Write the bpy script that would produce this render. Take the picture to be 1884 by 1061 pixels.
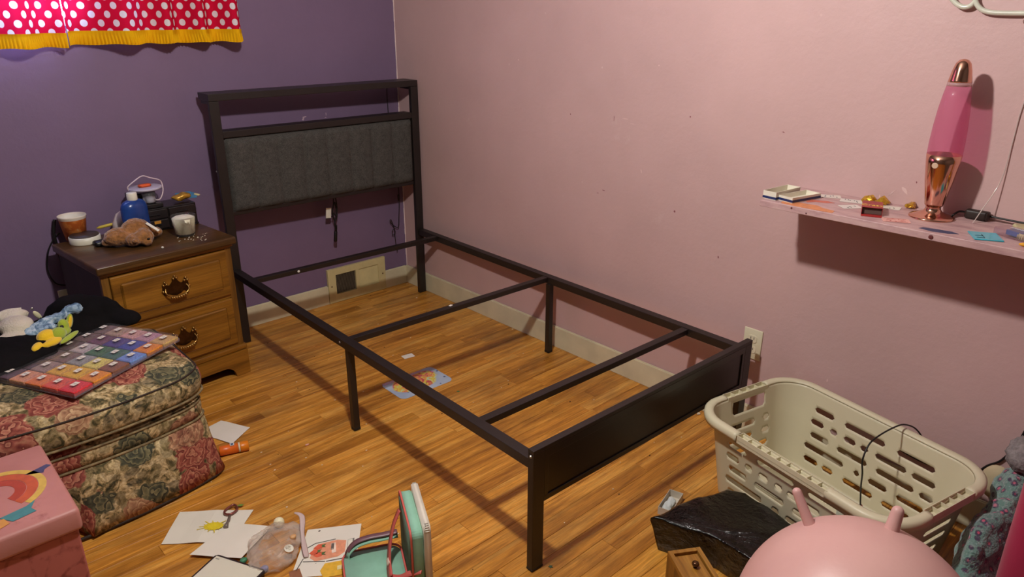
import bpy, bmesh, math, random
from mathutils import Vector, Matrix, noise
random.seed(7)
S = bpy.context.scene
for o in list(bpy.data.objects): bpy.data.objects.remove(o)
C = S.collection
PI = math.pi

def lin(c):
    r = []
    for v in c[:3]:
        v = v / 255.0
        r.append(v / 12.92 if v <= .04045 else ((v + .055) / 1.055) ** 2.4)
    return (r[0], r[1], r[2], 1.0)

# ------------------------------------------------------------------ camera
cam_d = bpy.data.cameras.new('camera')
cam = bpy.data.objects.new('camera', cam_d); C.objects.link(cam)
cam.location = (-2.2389, -3.2596, 1.444)
cam.rotation_euler = (1.2071, -0.0023, -0.7519)
cam_d.sensor_fit = 'HORIZONTAL'; cam_d.sensor_width = 36.0
cam_d.lens = 1344.6 / 1884 * 36.0
cam_d.clip_start = .02
S.camera = cam
# ------------------------------------------------------------------ daylight outside the window
W = bpy.data.worlds.new('world'); S.world = W; W.use_nodes = True
bg = W.node_tree.nodes['Background']
bg.inputs[0].default_value = (.36, .48, 1.0, 1); bg.inputs[1].default_value = 34.0
# ------------------------------------------------------------------ ceiling bulb
LX, LY, LZ = -1.46, -2.09, 2.03
ld = bpy.data.lights.new('ceiling_bulb_light', 'POINT'); ld.energy = 97; ld.color = (1.0, .955, .90); ld.shadow_soft_size = .045
lo = bpy.data.objects.new('ceiling_bulb_light', ld); C.objects.link(lo); lo.location = (LX, LY, LZ)
pd = bpy.data.lights.new('window_portal', 'AREA'); pd.shape = 'RECTANGLE'; pd.size = 1.0; pd.size_y = .85; pd.cycles.is_portal = True
po = bpy.data.objects.new('window_portal', pd); C.objects.link(po); po.location = (-1.85, .14, 1.80); po.rotation_euler = (-PI/2, 0, 0)
S.view_settings.view_transform = 'Standard'; S.view_settings.look = 'None'
S.view_settings.gamma = 1; S.view_settings.use_curve_mapping = False
S.view_settings.exposure = 0.0

# ------------------------------------------------------------------ materials
class NT:
    def __init__(s, name):
        s.m = bpy.data.materials.new(name); s.m.use_nodes = True
        s.t = s.m.node_tree; s.b = s.t.nodes['Principled BSDF']; s.out = s.t.nodes['Material Output']
    def n(s, typ, **kw):
        nd = s.t.nodes.new(typ)
        for k, v in kw.items():
            if k.startswith('i_'):
                key = k[2:]; key = int(key) if key.isdigit() else key
                nd.inputs[key].default_value = v
            else: setattr(nd, k, v)
        return nd
    def l(s, a, b): s.t.links.new(a, b)
    def ramp(s, fac, stops, interp='LINEAR'):
        r = s.n('ShaderNodeValToRGB'); r.color_ramp.interpolation = interp
        e = r.color_ramp.elements
        while len(e) < len(stops): e.new(.5)
        for i, (p, c) in enumerate(stops): e[i].position = p; e[i].color = c
        s.l(fac, r.inputs[0]); return r.outputs[0]
    def noise(s, vec, scale, detail=3, rough=.5, dist=0):
        n = s.n('ShaderNodeTexNoise'); n.inputs['Scale'].default_value = scale; n.inputs['Detail'].default_value = detail
        n.inputs['Roughness'].default_value = rough; n.inputs['Distortion'].default_value = dist
        if vec: s.l(vec, n.inputs['Vector'])
        return n
    def mix(s, fac, a, b, mode='MIX'):
        m = s.n('ShaderNodeMix', data_type='RGBA', blend_type=mode)
        for k, v in ((0, fac), (6, a), (7, b)):
            if hasattr(v, 'is_output'): s.l(v, m.inputs[k])
            else: m.inputs[k].default_value = v
        return m.outputs[2]
    def math(s, op, a, b=0, clamp=False):
        m = s.n('ShaderNodeMath', operation=op, use_clamp=clamp)
        for k, v in ((0, a), (1, b)):
            if hasattr(v, 'is_output'): s.l(v, m.inputs[k])
            else: m.inputs[k].default_value = v
        return m.outputs[0]
    def bump(s, h, strength=.3, dist=.01):
        b = s.n('ShaderNodeBump'); b.inputs['Strength'].default_value = strength; b.inputs['Distance'].default_value = dist
        s.l(h, b.inputs['Height']); s.l(b.outputs[0], s.b.inputs['Normal']); return b
    def coord(s, kind='Object'): return s.n('ShaderNodeTexCoord').outputs[kind]
    def map(s, vec, scale=(1, 1, 1), loc=(0, 0, 0), rot=(0, 0, 0)):
        m = s.n('ShaderNodeMapping'); m.inputs['Scale'].default_value = scale; m.inputs['Location'].default_value = loc
        m.inputs['Rotation'].default_value = rot; s.l(vec, m.inputs['Vector']); return m.outputs[0]
    def set(s, **kw):
        for k, v in kw.items():
            s.b.inputs[{'rough': 'Roughness', 'metal': 'Metallic', 'trans': 'Transmission Weight', 'ior': 'IOR', 'coat': 'Coat Weight',
                        'spec': 'Specular IOR Level', 'sheen': 'Sheen Weight', 'alpha': 'Alpha', 'sss': 'Subsurface Weight'}[k]].default_value = v

MC = {}
def mat(name, rgb, rough=.5, metal=0, var=.12, vs=12, bs=0, bd=.004, bscale=60, coat=0, spec=.5, sheen=0):
    if name in MC: return MC[name]
    T = NT(name); c = lin(rgb)
    a = tuple(v * (1 - var) for v in c[:3]) + (1,); b = tuple(min(1, v * (1 + var)) for v in c[:3]) + (1,)
    oc = T.coord()
    nz = T.noise(oc, vs, 4)
    T.l(T.ramp(nz.outputs[0], [(.3, a), (.7, b)]), T.b.inputs['Base Color'])
    if bs: T.bump(T.noise(oc, bscale, 4).outputs[0], bs, bd)
    T.set(rough=rough, metal=metal, coat=coat, spec=spec, sheen=sheen)
    MC[name] = T.m; return T.m

def wood_mat(name, dark, mid, light, axis='X', rough=.35, scale=1.0, world=False, coat=0, tint=.0):
    T = NT(name)
    vec = T.n('ShaderNodeNewGeometry').outputs['Position'] if world else T.coord()
    oi = T.n('ShaderNodeObjectInfo').outputs['Random']
    off = T.n('ShaderNodeCombineXYZ'); T.l(T.math('MULTIPLY', oi, 37.0), off.inputs[0]); T.l(T.math('MULTIPLY', oi, 13.0), off.inputs[1]); T.l(T.math('MULTIPLY', oi, 7.0), off.inputs[2])
    add = T.n('ShaderNodeVectorMath', operation='ADD'); T.l(vec, add.inputs[0]); T.l(off.outputs[0], add.inputs[1])
    sc = {'X': (1.2, 16, 16), 'Y': (16, 1.2, 16), 'Z': (16, 16, 1.2)}[axis]
    v1 = T.map(add.outputs[0], tuple(k * scale for k in sc))
    big = T.noise(v1, 1.3, 5, .55, .7)
    sc2 = {'X': (3, 90, 90), 'Y': (90, 3, 90), 'Z': (90, 90, 3)}[axis]
    fine = T.noise(T.map(add.outputs[0], tuple(k * scale for k in sc2)), 2.2, 4, .6)
    wv = T.n('ShaderNodeTexWave', wave_type='BANDS', bands_direction={'X': 'Y', 'Y': 'X', 'Z': 'X'}[axis]); wv.inputs['Scale'].default_value = 1.1
    wv.inputs['Distortion'].default_value = 9; wv.inputs['Detail'].default_value = 3; wv.inputs['Detail Scale'].default_value = .9
    T.l(T.map(add.outputs[0], tuple(k * scale * .55 for k in sc)), wv.inputs['Vector'])
    col = T.ramp(big.outputs[0], [(.28, lin(dark)), (.5, lin(mid)), (.74, lin(light))])
    col = T.mix(T.math('MULTIPLY', wv.outputs['Fac'], .30 if not world else .22), col, lin(dark))
    fr = T.ramp(fine.outputs[0], [(.36, (.52, .50, .48, 1)), (.56, (1, 1, 1, 1))])
    col = T.mix(.55 if not world else .42, col, fr, 'MULTIPLY')
    if tint:
        tr = T.ramp(oi, [(0, (1 - tint, 1 - tint * 1.15, 1 - tint * 1.4, 1)), (.35, (1, .97, .95, 1)), (.7, (1, 1, 1, 1)), (1, (1.0, 1.0, 1.0, 1))])
        col = T.mix(1, col, tr, 'MULTIPLY')
    if world:   # dirt patches worn into the varnish
        dn = T.noise(T.map(vec, (1.6, 4.2, 1)), 1.6, 6, .65)
        col = T.mix(T.ramp(dn.outputs[0], [(.48, (0, 0, 0, 1)), (.72, (.62, .62, .62, 1))]), col, lin((104, 66, 34)))
        fn2 = T.noise(T.map(add.outputs[0], (9, 160, 1)), 1.5, 5, .65); col = T.mix(.5, col, T.ramp(fn2.outputs[0], [(.40, (.50, .46, .42, 1)), (.60, (1.04, 1.04, 1.04, 1))]), 'MULTIPLY')
    T.l(col, T.b.inputs['Base Color'])
    T.bump(fine.outputs[0], .12, .001)
    T.set(rough=rough, coat=coat)
    if coat: T.b.inputs['Coat Roughness'].default_value = .22
    if world:
        rn = T.noise(vec, 6, 4); T.l(T.ramp(rn.outputs[0], [(.3, (.26, .26, .26, 1)), (.7, (.42, .42, .42, 1))]), T.b.inputs['Roughness'])
    MC[name] = T.m; return T.m

def wall_mat(name, rgb, mark):
    T = NT(name); c = lin(rgb); g = T.n('ShaderNodeNewGeometry').outputs['Position']
    n = T.noise(g, 1.7, 5, .6)
    col = T.ramp(n.outputs[0], [(.3, tuple(v * .92 for v in c[:3]) + (1,)), (.7, tuple(min(1, v * 1.06) for v in c[:3]) + (1,))])
    sm = T.noise(g, 4.5, 6, .7); col = T.mix(T.ramp(sm.outputs[0], [(.64, (0, 0, 0, 1)), (.78, (.35, .35, .35, 1))]), col, lin(mark))
    vo = T.n('ShaderNodeTexVoronoi'); vo.inputs['Scale'].default_value = 7; T.l(g, vo.inputs['Vector'])
    fl = T.ramp(vo.outputs['Distance'], [(.018, (1, 1, 1, 1)), (.034, (0, 0, 0, 1))])
    pick = T.ramp(T.noise(g, 2.3, 2).outputs[0], [(.50, (0, 0, 0, 1)), (.56, (.55, .55, .55, 1))])
    col = T.mix(T.math('MULTIPLY', fl, pick), col, lin(mark))
    T.l(col, T.b.inputs['Base Color'])
    h = T.noise(g, 55, 4, .6); h2 = T.noise(g, 9, 3)
    T.bump(T.math('ADD', h.outputs[0], T.math('MULTIPLY', h2.outputs[0], 2.0)), .22, .004)
    T.set(rough=.48, spec=.35); return T.m

def clear_mat(name, rgb, rough=.05, amount=.9, refl=.06, ior=1.45):
    """thin coloured see-through plastic or glass: tinted transmission plus fresnel gloss"""
    T = NT(name); tr = T.n('ShaderNodeBsdfTransparent'); tr.inputs[0].default_value = lin(rgb)
    T.b.inputs['Base Color'].default_value = lin(rgb); T.set(rough=max(rough, .03))
    m1 = T.n('ShaderNodeMixShader'); m1.inputs[0].default_value = amount
    T.l(T.b.outputs[0], m1.inputs[1]); T.l(tr.outputs[0], m1.inputs[2])
    gl = T.n('ShaderNodeBsdfGlossy'); gl.inputs['Roughness'].default_value = rough
    fz = T.n('ShaderNodeFresnel'); fz.inputs[0].default_value = ior
    bfz = T.n('ShaderNodeNewGeometry').outputs['Backfacing']
    m2 = T.n('ShaderNodeMixShader'); T.l(T.math('MULTIPLY', T.math('ADD', fz.outputs[0], refl - .03, True), T.math('SUBTRACT', 1.0, bfz)), m2.inputs[0])
    T.l(m1.outputs[0], m2.inputs[1]); T.l(gl.outputs[0], m2.inputs[2]); T.l(m2.outputs[0], T.out.inputs[0])
    return T.m

# ------------------------------------------------------------------ mesh helpers
def link(name, me, m, parent=None, smooth=False, **kw):
    o = bpy.data.objects.new(name, me); C.objects.link(o)
    if m is not None and not me.materials: me.materials.append(m)
    if smooth:
        for p in me.polygons: p.use_smooth = True
    if parent is not None: o.parent = parent
    for k, v in kw.items(): o[k] = v
    return o
def obj(name, bm, m, parent=None, smooth=False, **kw):
    me = bpy.data.meshes.new(name); bmesh.ops.recalc_face_normals(bm, faces=bm.faces); bm.to_mesh(me); bm.free()
    return link(name, me, m, parent, smooth, **kw)
def thing(name, label, cat, loc=(0, 0, 0), rz=0, group=None, rot=None):
    o = bpy.data.objects.new(name, None); C.objects.link(o); o.empty_display_size = .05
    o.location = loc; o.rotation_euler = rot if rot else (0, 0, rz); o['label'] = label; o['category'] = cat
    if group: o['group'] = group
    return o
def tag(o, label, cat, group=None):
    o['label'] = label; o['category'] = cat
    if group: o['group'] = group
    return o
def BM(): return bmesh.new()
def box(bm, x0, x1, y0, y1, z0, z1, bev=0, seg=2, M=None):
    vs = [bm.verts.new(v) for v in ((x0, y0, z0), (x1, y0, z0), (x1, y1, z0), (x0, y1, z0), (x0, y0, z1), (x1, y0, z1), (x1, y1, z1), (x0, y1, z1))]
    fs = [bm.faces.new([vs[i] for i in q]) for q in ((3, 2, 1, 0), (4, 5, 6, 7), (0, 1, 5, 4), (1, 2, 6, 5), (2, 3, 7, 6), (3, 0, 4, 7))]
    if M is not None: bmesh.ops.transform(bm, matrix=M, verts=vs)
    if bev > 0:
        es = set(e for f in fs for e in f.edges)
        bmesh.ops.bevel(bm, geom=list(es), offset=bev, segments=seg, affect='EDGES', profile=.5)
    return bm
def lathe(bm, prof, seg=32, M=None, cap0=True, cap1=True):
    rings = []
    for r, z in prof:
        rings.append([bm.verts.new((max(r, 1e-5) * math.cos(2 * PI * i / seg), max(r, 1e-5) * math.sin(2 * PI * i / seg), z)) for i in range(seg)])
    for a, b in zip(rings, rings[1:]):
        for i in range(seg): bm.faces.new((a[i], a[(i + 1) % seg], b[(i + 1) % seg], b[i]))
    if cap0: bm.faces.new(rings[0][::-1])
    if cap1: bm.faces.new(rings[-1])
    if M is not None: bmesh.ops.transform(bm, matrix=M, verts=[v for r in rings for v in r])
    return bm
def cr(pts, n=6, closed=False):
    """catmull-rom resample"""
    P = [Vector(p) for p in pts]; out = []
    m = len(P); rng = range(m if closed else m - 1)
    for i in rng:
        g = (lambda k: P[k % m]) if closed else (lambda k: P[min(max(k, 0), m - 1)])
        p0, p1, p2, p3 = g(i - 1), g(i), g(i + 1), g(i + 2)
        for j in range(n):
            t = j / n
            out.append(.5 * ((2 * p1) + (p2 - p0) * t + (2 * p0 - 5 * p1 + 4 * p2 - p3) * t * t + (3 * p1 - p0 - 3 * p2 + p3) * t ** 3))
    if not closed: out.append(P[-1])
    return out
def tube(bm, pts, r, seg=8, closed=False, ry=None):
    pts = [Vector(p) for p in pts]; n = len(pts); rings = []; up = None
    for i, p in enumerate(pts):
        a = pts[(i - 1) % n] if (closed or i > 0) else p; b = pts[(i + 1) % n] if (closed or i < n - 1) else p
        t = (b - a)
        if t.length < 1e-9: t = Vector((0, 0, 1))
        t.normalize()
        if up is None: up = Vector((0, 0, 1)) if abs(t.z) < .9 else Vector((1, 0, 0))
        s = t.cross(up)
        if s.length < 1e-6: s = t.cross(Vector((1, .3, 0)))
        s.normalize(); up = s.cross(t).normalized()
        rr = r[i] if isinstance(r, (list, tuple)) else r
        r2 = ry if ry is not None else rr
        rings.append([bm.verts.new(p + s * (rr * math.cos(2 * PI * k / seg)) + up * (r2 * math.sin(2 * PI * k / seg))) for k in range(seg)])
    m = n if closed else n - 1
    for i in range(m):
        a, b = rings[i], rings[(i + 1) % n]
        for k in range(seg): bm.faces.new((a[k], a[(k + 1) % seg], b[(k + 1) % seg], b[k]))
    if not closed: bm.faces.new(rings[0][::-1]); bm.faces.new(rings[-1])
    return bm
def prism(bm, poly, z0, z1, M=None, bev=0):
    a = [bm.verts.new((x, y, z0)) for x, y in poly]; b = [bm.verts.new((x, y, z1)) for x, y in poly]
    n = len(poly); fs = [bm.faces.new(a[::-1]), bm.faces.new(b)]
    for i in range(n): fs.append(bm.faces.new((a[i], a[(i + 1) % n], b[(i + 1) % n], b[i])))
    if M is not None: bmesh.ops.transform(bm, matrix=M, verts=a + b)
    if bev: bmesh.ops.bevel(bm, geom=list(set(e for f in fs for e in f.edges)), offset=bev, segments=2, affect='EDGES')
    return bm
def ell(bm, c, r, sub=3, rot=None):
    M = Matrix.Translation(c) @ (rot.to_4x4() if rot else Matrix()) @ Matrix.Diagonal((r[0], r[1], r[2], 1))
    bmesh.ops.create_icosphere(bm, subdivisions=sub, radius=1, matrix=M); return bm
def rot(x=0, y=0, z=0): return Matrix.Rotation(z, 3, 'Z') @ Matrix.Rotation(y, 3, 'Y') @ Matrix.Rotation(x, 3, 'X')
def T3(x, y, z, rx=0, ry=0, rz=0): return Matrix.Translation((x, y, z)) @ rot(rx, ry, rz).to_4x4()
def jitter(bm, amp, scale, seed=0):
    for v in bm.verts:
        n = noise.noise_vector(v.co * scale + Vector((seed, seed * 2, 0))); v.co += n * amp
def remesh(o, voxel, smooth=6, disp=None):
    m = o.modifiers.new('remesh', 'REMESH'); m.mode = 'VOXEL'; m.voxel_size = voxel; m.use_smooth_shade = True
    s = o.modifiers.new('smooth', 'SMOOTH'); s.iterations = smooth; s.factor = .5
    if disp:
        t = bpy.data.textures.new(o.name + '_tex', 'CLOUDS'); t.noise_scale = disp[1]
        d = o.modifiers.new('disp', 'DISPLACE'); d.texture = t; d.strength = disp[0]; d.mid_level = .5
def rrect(hx, hy, r, n=6):
    pts = []
    for cx, cy, a0 in ((hx - r, hy - r, 0), (-hx + r, hy - r, PI / 2), (-hx + r, -hy + r, PI), (hx - r, -hy + r, 1.5 * PI)):
        for i in range(n + 1):
            a = a0 + (PI / 2) * i / n; pts.append((cx + r * math.cos(a), cy + r * math.sin(a)))
    return pts
def text_mesh(body, size, ext=.0003):
    cu = bpy.data.curves.new('txt', 'FONT'); cu.body = body; cu.size = size; cu.extrude = ext; cu.align_x = 'CENTER'; cu.align_y = 'CENTER'
    o = bpy.data.objects.new('txt', cu); C.objects.link(o)
    dg = bpy.context.evaluated_depsgraph_get(); me = bpy.data.meshes.new_from_object(o.evaluated_get(dg))
    bpy.data.objects.remove(o); return me
def copy_tree(o, parent=None):
    c = o.copy(); C.objects.link(c)
    if parent is not None: c.parent = parent
    for ch in list(o.children): copy_tree(ch, c)
    return c

# ------------------------------------------------------------------ the room
M_pink = wall_mat('pink_paint', (202, 168, 166), (226, 205, 200))
M_purple = wall_mat('purple_paint', (122, 101, 130), (112, 88, 118))
M_white = mat('white_trim', (222, 214, 184), .45, var=.06, vs=5, bs=.1)
M_dirtywhite = mat('baseboard_paint', (212, 203, 172), .45, var=.10, vs=9, bs=.1)
M_ceil = mat('ceiling_paint', (128, 126, 122), .8, var=.03)
M_hid = mat('greige_paint', (98, 95, 90), .8, var=.03)
M_sub = mat('subfloor', (34, 20, 10), .9)
M_floor = wood_mat('oak_strip_floor', (168, 106, 38), (230, 160, 64), (246, 190, 98), 'X', .33, 1.0, True, tint=.30)

RX0, RY0, RH = -3.6, -4.3, 2.44
def struct(name, bm, m, parent=None, **kw):
    o = obj(name, bm, m, parent, **kw)
    if parent is None: o['kind'] = 'structure'
    return o
fl = struct('floor', box(BM(), RX0, 0, RY0, 0, -.06, -.018), M_sub)
# strip planks, 57 mm wide, laid along x
PW = .057; y = -.008; row = 0; rest = BM()
while y - PW > RY0 + .02:
    y1, y0 = y, y - PW; x = 0 - .008
    first = True
    while x > RX0 + .05:
        Ln = random.uniform(.25, 1.05) * (random.random() * .7 if first else 1) + .12; first = False
        xa = max(RX0 + .01, x - Ln)
        vis = (y0 > -2.45 and x > -2.1 and (y0 > -1.75 or x > -1.75) and (y0 > -2.2 or x > -1.4))
        h = random.uniform(-.0004, .0002)
        if vis:
            b = BM(); box(b, xa + .0003, x - .0003, y0 + .0003, y1 - .0003, -.018, h)
            top = [e for e in b.edges if all(v.co.z > -.01 for v in e.verts)]
            bmesh.ops.bevel(b, geom=top, offset=.0007, segments=1, affect='EDGES')
            obj('plank', b, M_floor, fl)
        else: box(rest, xa + .0004, x - .0004, y0 + .0004, y1 - .0004, -.018, h)
        x = xa
    y = y0; row += 1
obj('planks_beyond', rest, M_floor, fl, kind='stuff')
struct('ceiling', box(BM(), RX0, 0, RY0, 0, RH, RH + .1), M_ceil)
wr = struct('wall_right', box(BM(), 0, .12, RY0, .12, -.06, RH + .1), M_pink)
WX0, WX1, WZ0, WZ1 = -2.35, -1.36, 1.385, 2.22
b = BM()
box(b, RX0, WX0, 0, .12, -.06, RH + .1); box(b, WX1, 0, 0, .12, -.06, RH + .1)
box(b, WX0, WX1, 0, .12, -.06, WZ0); box(b, WX0, WX1, 0, .12, WZ1, RH + .1)
wb = struct('wall_back', b, M_purple)
struct('wall_left', box(BM(), RX0 - .12, RX0, RY0, .12, -.06, RH + .1), M_hid)
struct('wall_front', box(BM(), RX0 - .12, .12, RY0 - .12, RY0, -.06, RH + .1), M_hid)
# window
wn = thing('window_1', 'x', 'x', (0, 0, 0)); del wn['label']; del wn['category']; wn['kind'] = 'structure'
b = BM(); t = .045
box(b, WX0, WX1, .03, .10, WZ0, WZ0 + t); box(b, WX0, WX1, .03, .10, WZ1 - t, WZ1)
box(b, WX0, WX0 + t, .03, .10, WZ0 + t, WZ1 - t); box(b, WX1 - t, WX1, .03, .10, WZ0 + t, WZ1 - t)
xm = (WX0 + WX1) / 2; box(b, xm - .018, xm + .018, .03, .09, WZ0 + t, WZ1 - t)
obj('window_frame', b, M_white, wn)
M_glass = clear_mat('window_glass', (245, 250, 252), .02, 1.0)
for xa, xb in ((WX0 + t, xm - .018), (xm + .018, WX1 - t)):
    obj('pane', box(BM(), xa, xb, .058, .062, WZ0 + t, WZ1 - t), M_glass, wn)
# baseboards with a rounded top edge
def baseboard(name, x0, x1, y0, y1, parent=None):
    b = BM(); box(b, x0, x1, y0, y1, 0.001, .101)
    es = [e for e in b.edges if all(v.co.z > .1 for v in e.verts)]
    bmesh.ops.bevel(b, geom=es, offset=.004, segments=2, affect='EDGES')
    return struct(name, b, M_dirtywhite)
VX0, VX1 = -.505, -.155
baseboard('baseboard_back', RX0, VX0 - .002, -.013, -.0005)
baseboard('baseboard_corner', VX1 + .002, -.0135, -.013, -.0005)
baseboard('baseboard_right', -.013, -.0005, RY0, -.0005)
# ragged paint line left in the corner
b = BM()
zz = .10
while zz < 2.43:
    w1 = .0022 + .0022 * random.random(); 
    box(b, -w1, -.0002, -.0034, -.0002, zz, zz + .03); zz += .03
struct('trim_1', b, mat('caulk', (240, 222, 218), .6))
# chips and scuffs on the pink wall and in the purple wall
def chips(name, spots, wall, axis, m):
    b = BM()
    for (a, z, w, h, sl) in spots:
        n = 7; poly = []
        for i in range(n):
            an = 2 * PI * i / n; rr = random.uniform(.6, 1.2); poly.append((w * rr * math.cos(an) + sl * h * math.sin(an), h * rr * math.sin(an)))
        if axis == 'x': vs = [b.verts.new((-.0006, a + p[0], z + p[1])) for p in poly]
        else: vs = [b.verts.new((a + p[0], -.0006, z + p[1])) for p in poly]
        b.faces.new(vs)
    o = obj(name, b, m, wall); o['kind'] = 'stuff'; return o
chips('paint_chips', [(-.849, 1.226, .0025, .006, 0), (-.907, 1.247, .004, .004, 0), (-1.634, 1.262, .004, .003, 0), (-2.461, .927, .003, .012, .4), (-2.523, .962, .006, .010, .8),
    (-1.586, .874, .002, .009, .3), (-2.49, .95, .002, .014, -.6), (-1.50, 1.06, .018, .0018, .2), (-1.53, 1.045, .012, .0015, .4), (-2.40, .30, .003, .008, 0), (-2.30, .88, .003, .007, .5), (-1.45, .30, .004, .004, 0), (-.35, 1.02, .002, .006, 0)], wr, 'x', mat('bare_plaster', (220, 190, 186), .7))
chips('dark_scuffs', [(-2.133, 1.083, .005, .0018, .6), (-1.405, .769, .008, .002, .5), (-1.377, .753, .006, .0014, 0), (-1.442, 1.056, .0015, .010, 0), (-1.215, 1.05, .003, .004, 0), (-1.782, 1.096, .003, .003, 0), (-2.55, .99, .002, .003, 0), (-1.75, .75, .004, .005, 0), (-1.95, .62, .003, .005, 0)], wr, 'x', mat('scuff', (140, 84, 88), .7))
chips('paint_chips_back', [(-.542, .967, .010, .003, 1.2), (-.55, .958, .006, .008, .4), (-.426, .970, .0022, .012, 0), (-.43, .955, .006, .002, .5), (-.66, 1.09, .002, .002, 0)], wb, 'y', mat('bare_plaster_purple', (205, 175, 190), .7))
# ceiling fixture (above the frame)
t = thing('ceiling_lamp', 'plain ceiling lamp holder with a bare bulb above the room', 'lamp', (LX, LY, RH))
obj('lamp_base', lathe(BM(), [(.07, 0), (.068, -.02), (.02, -.03), (.012, -.04), (.012, -.28), (.022, -.29), (.022, -.345)]), M_white, t, True)

# ------------------------------------------------------------------ vent register in the back wall
M_vent = mat('register_enamel', (206, 193, 142), .45, var=.07, vs=20)
M_ventd = mat('register_dark', (26, 20, 18), .9)
v = thing('vent_register', 'cream metal wall register with two louvred grilles set into the baseboard', 'vent', (VX0, 0, 0))
VW = VX1 - VX0; VH = .186
b = BM()
gx = ((.045, .165), (.185, .305)); gz0, gz1 = .045, .152
box(b, 0, VW, -.016, -.001, .002, gz0); box(b, 0, VW, -.016, -.001, gz1, VH)
box(b, 0, gx[0][0], -.016, -.001, gz0, gz1); box(b, gx[0][1], gx[1][0], -.016, -.001, gz0, gz1); box(b, gx[1][1], VW, -.016, -.001, gz0, gz1)
obj('face_plate', b, M_vent, v)
obj('duct_opening', box(BM(), gx[0][0], gx[1][1], -.003, -.0015, gz0, gz1), M_ventd, v)
for k, (a0, a1) in enumerate(gx):
    b = BM(); n = 24
    for i in range(n):
        xx = a0 + (a1 - a0) * (i + .5) / n
        box(b, -.0030, .0030, -.0006, .0006, gz0, gz1, M=T3(xx, -.010, 0, 0, 0, math.radians(60 if k == 0 else -24)))
    obj('louvre_slats', b, M_vent if k else mat('louvre_darker', (128, 112, 88), .5), v, kind='stuff')  # left grille's slats are a darker tan than the right's
for xx in (.018, VW - .018):
    obj('screw', lathe(BM(), [(.004, 0), (.003, .002)], 10, T3(xx, -.016, .093, PI / 2, 0, 0)), mat('screw_brown', (110, 80, 50), .4, .6), v)

# ------------------------------------------------------------------ outlets
def outlet(name, label, cat, M):
    t = thing(name, label, cat); t.matrix_world = M
    b = BM(); box(b, 0, .07, -.006, -.0005, -.114, 0, .002)
    obj('cover_plate', b, M_white, t, True)
    for zc in (-.037, -.077):
        f = obj('socket', prism(BM(), rrect(.0165, .0135, .009, 4), 0, .0022, T3(.035, -.006, zc, PI / 2)), mat('socket_white', (225, 216, 188), .4), t)
        b = BM()
        for dx in (-.006, .006): box(b, dx - .0011, dx + .0011, .0023, .0026, -.001, .008, M=Matrix.Translation((.035, -.0108, zc)))
        lathe(b, [(.0022, 0), (.0022, .0004)], 10, T3(.035, -.0083, zc - .007, PI / 2))
        obj('slots', b, mat('slot_dark', (40, 30, 25), .8), f)
    obj('screw', lathe(BM(), [(.002, 0), (.0015, .001)], 8, T3(.035, -.006, -.057, PI / 2)), M_white, t)
    return t
outlet('wall_outlet', 'white duplex wall outlet on the pink wall behind the footboard', 'outlet', Matrix.Translation((0, -2.088, .396)) @ Matrix.Rotation(-PI / 2, 4, 'Z'))
outlet('wall_plate', 'white wall plate on the purple wall left of the nightstand', 'outlet', Matrix.Translation((-1.698, 0, .384)))

# ------------------------------------------------------------------ bed frame
M_steel = mat('black_steel', (32, 25, 23), .42, .0, var=.15, bs=.06, bscale=300, spec=.55)
M_uph = NT('charcoal_upholstery')
oc = M_uph.coord(); f1 = M_uph.noise(M_uph.map(oc, (400, 400, 260)), 1, 2); f2 = M_uph.noise(oc, 60, 5)
cc = M_uph.ramp(f1.outputs[0], [(.3, lin((50, 49, 46))), (.7, lin((92, 91, 86)))])
M_uph.l(M_uph.mix(.35, cc, M_uph.ramp(f2.outputs[0], [(.3, lin((52, 48, 48))), (.7, lin((90, 84, 82)))])), M_uph.b.inputs['Base Color'])
M_uph.bump(f1.outputs[0], .4, .001); M_uph.set(rough=.95, spec=.15); M_uph = M_uph.m
M_bolt = mat('bolt_steel', (170, 165, 155), .35, .8)
bed = thing('bed_frame', 'black metal twin bed frame without mattress, charcoal upholstered headboard with shelf', 'bed', (-.02, -.202, 0), -.027)
BW, L, H = 1.032, 1.958, 1.120
PWd = .041
for x0 in (-BW, -PWd):
    obj('headboard_post', box(BM(), x0, x0 + PWd, 0, .022, 0.001, H - .030, .002), M_steel, bed)
    obj('shelf_bracket', box(BM(), x0 + .006, x0 + .026, .020, .110, H - .044, H - .030, .001), M_steel, bed)
obj('top_shelf', box(BM(), -BW, 0, 0, .117, H - .029, H, .002), M_steel, bed)
obj('upper_rail', box(BM(), -BW + PWd, -PWd, .0, .070, .938, .966, .002), M_steel, bed)
obj('lower_rail', box(BM(), -BW + PWd, -PWd, .012, .038, .600, .618, .002), M_steel, bed)
# channelled upholstered panel
b = BM(); nx, nz = 96, 20; x0, x1, z0, z1 = -BW + PWd + .002, -PWd - .002, .612, .938
grid = []
for i in range(nx + 1):
    u = i / nx; col = []
    for j in range(nz + 1):
        w = j / nz; ch = abs(math.sin(u * 8 * PI)) ** .4 * 2.4 - 1.4
        ed = min(1, (min(u, 1 - u) * (x1 - x0)) / .022, (min(w, 1 - w) * (z1 - z0)) / .026); ed = math.sqrt(max(0, 1 - (1 - ed) ** 2))
        d = .002 + ed * (.026 + .005 * ch)
        col.append(b.verts.new((x0 + u * (x1 - x0), .022 - d, z0 + w * (z1 - z0))))
    grid.append(col)
for i in range(nx):
    for j in range(nz): b.faces.new((grid[i][j], grid[i + 1][j], grid[i + 1][j + 1], grid[i][j + 1]))
obj('upholstered_panel', b, M_uph, bed, True)
obj('panel_back', box(BM(), x0, x1, .020, .036, z0 + .007, z1 - .001), M_steel, bed)
ZR = .359; RW = .034; RHt = .030
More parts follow.
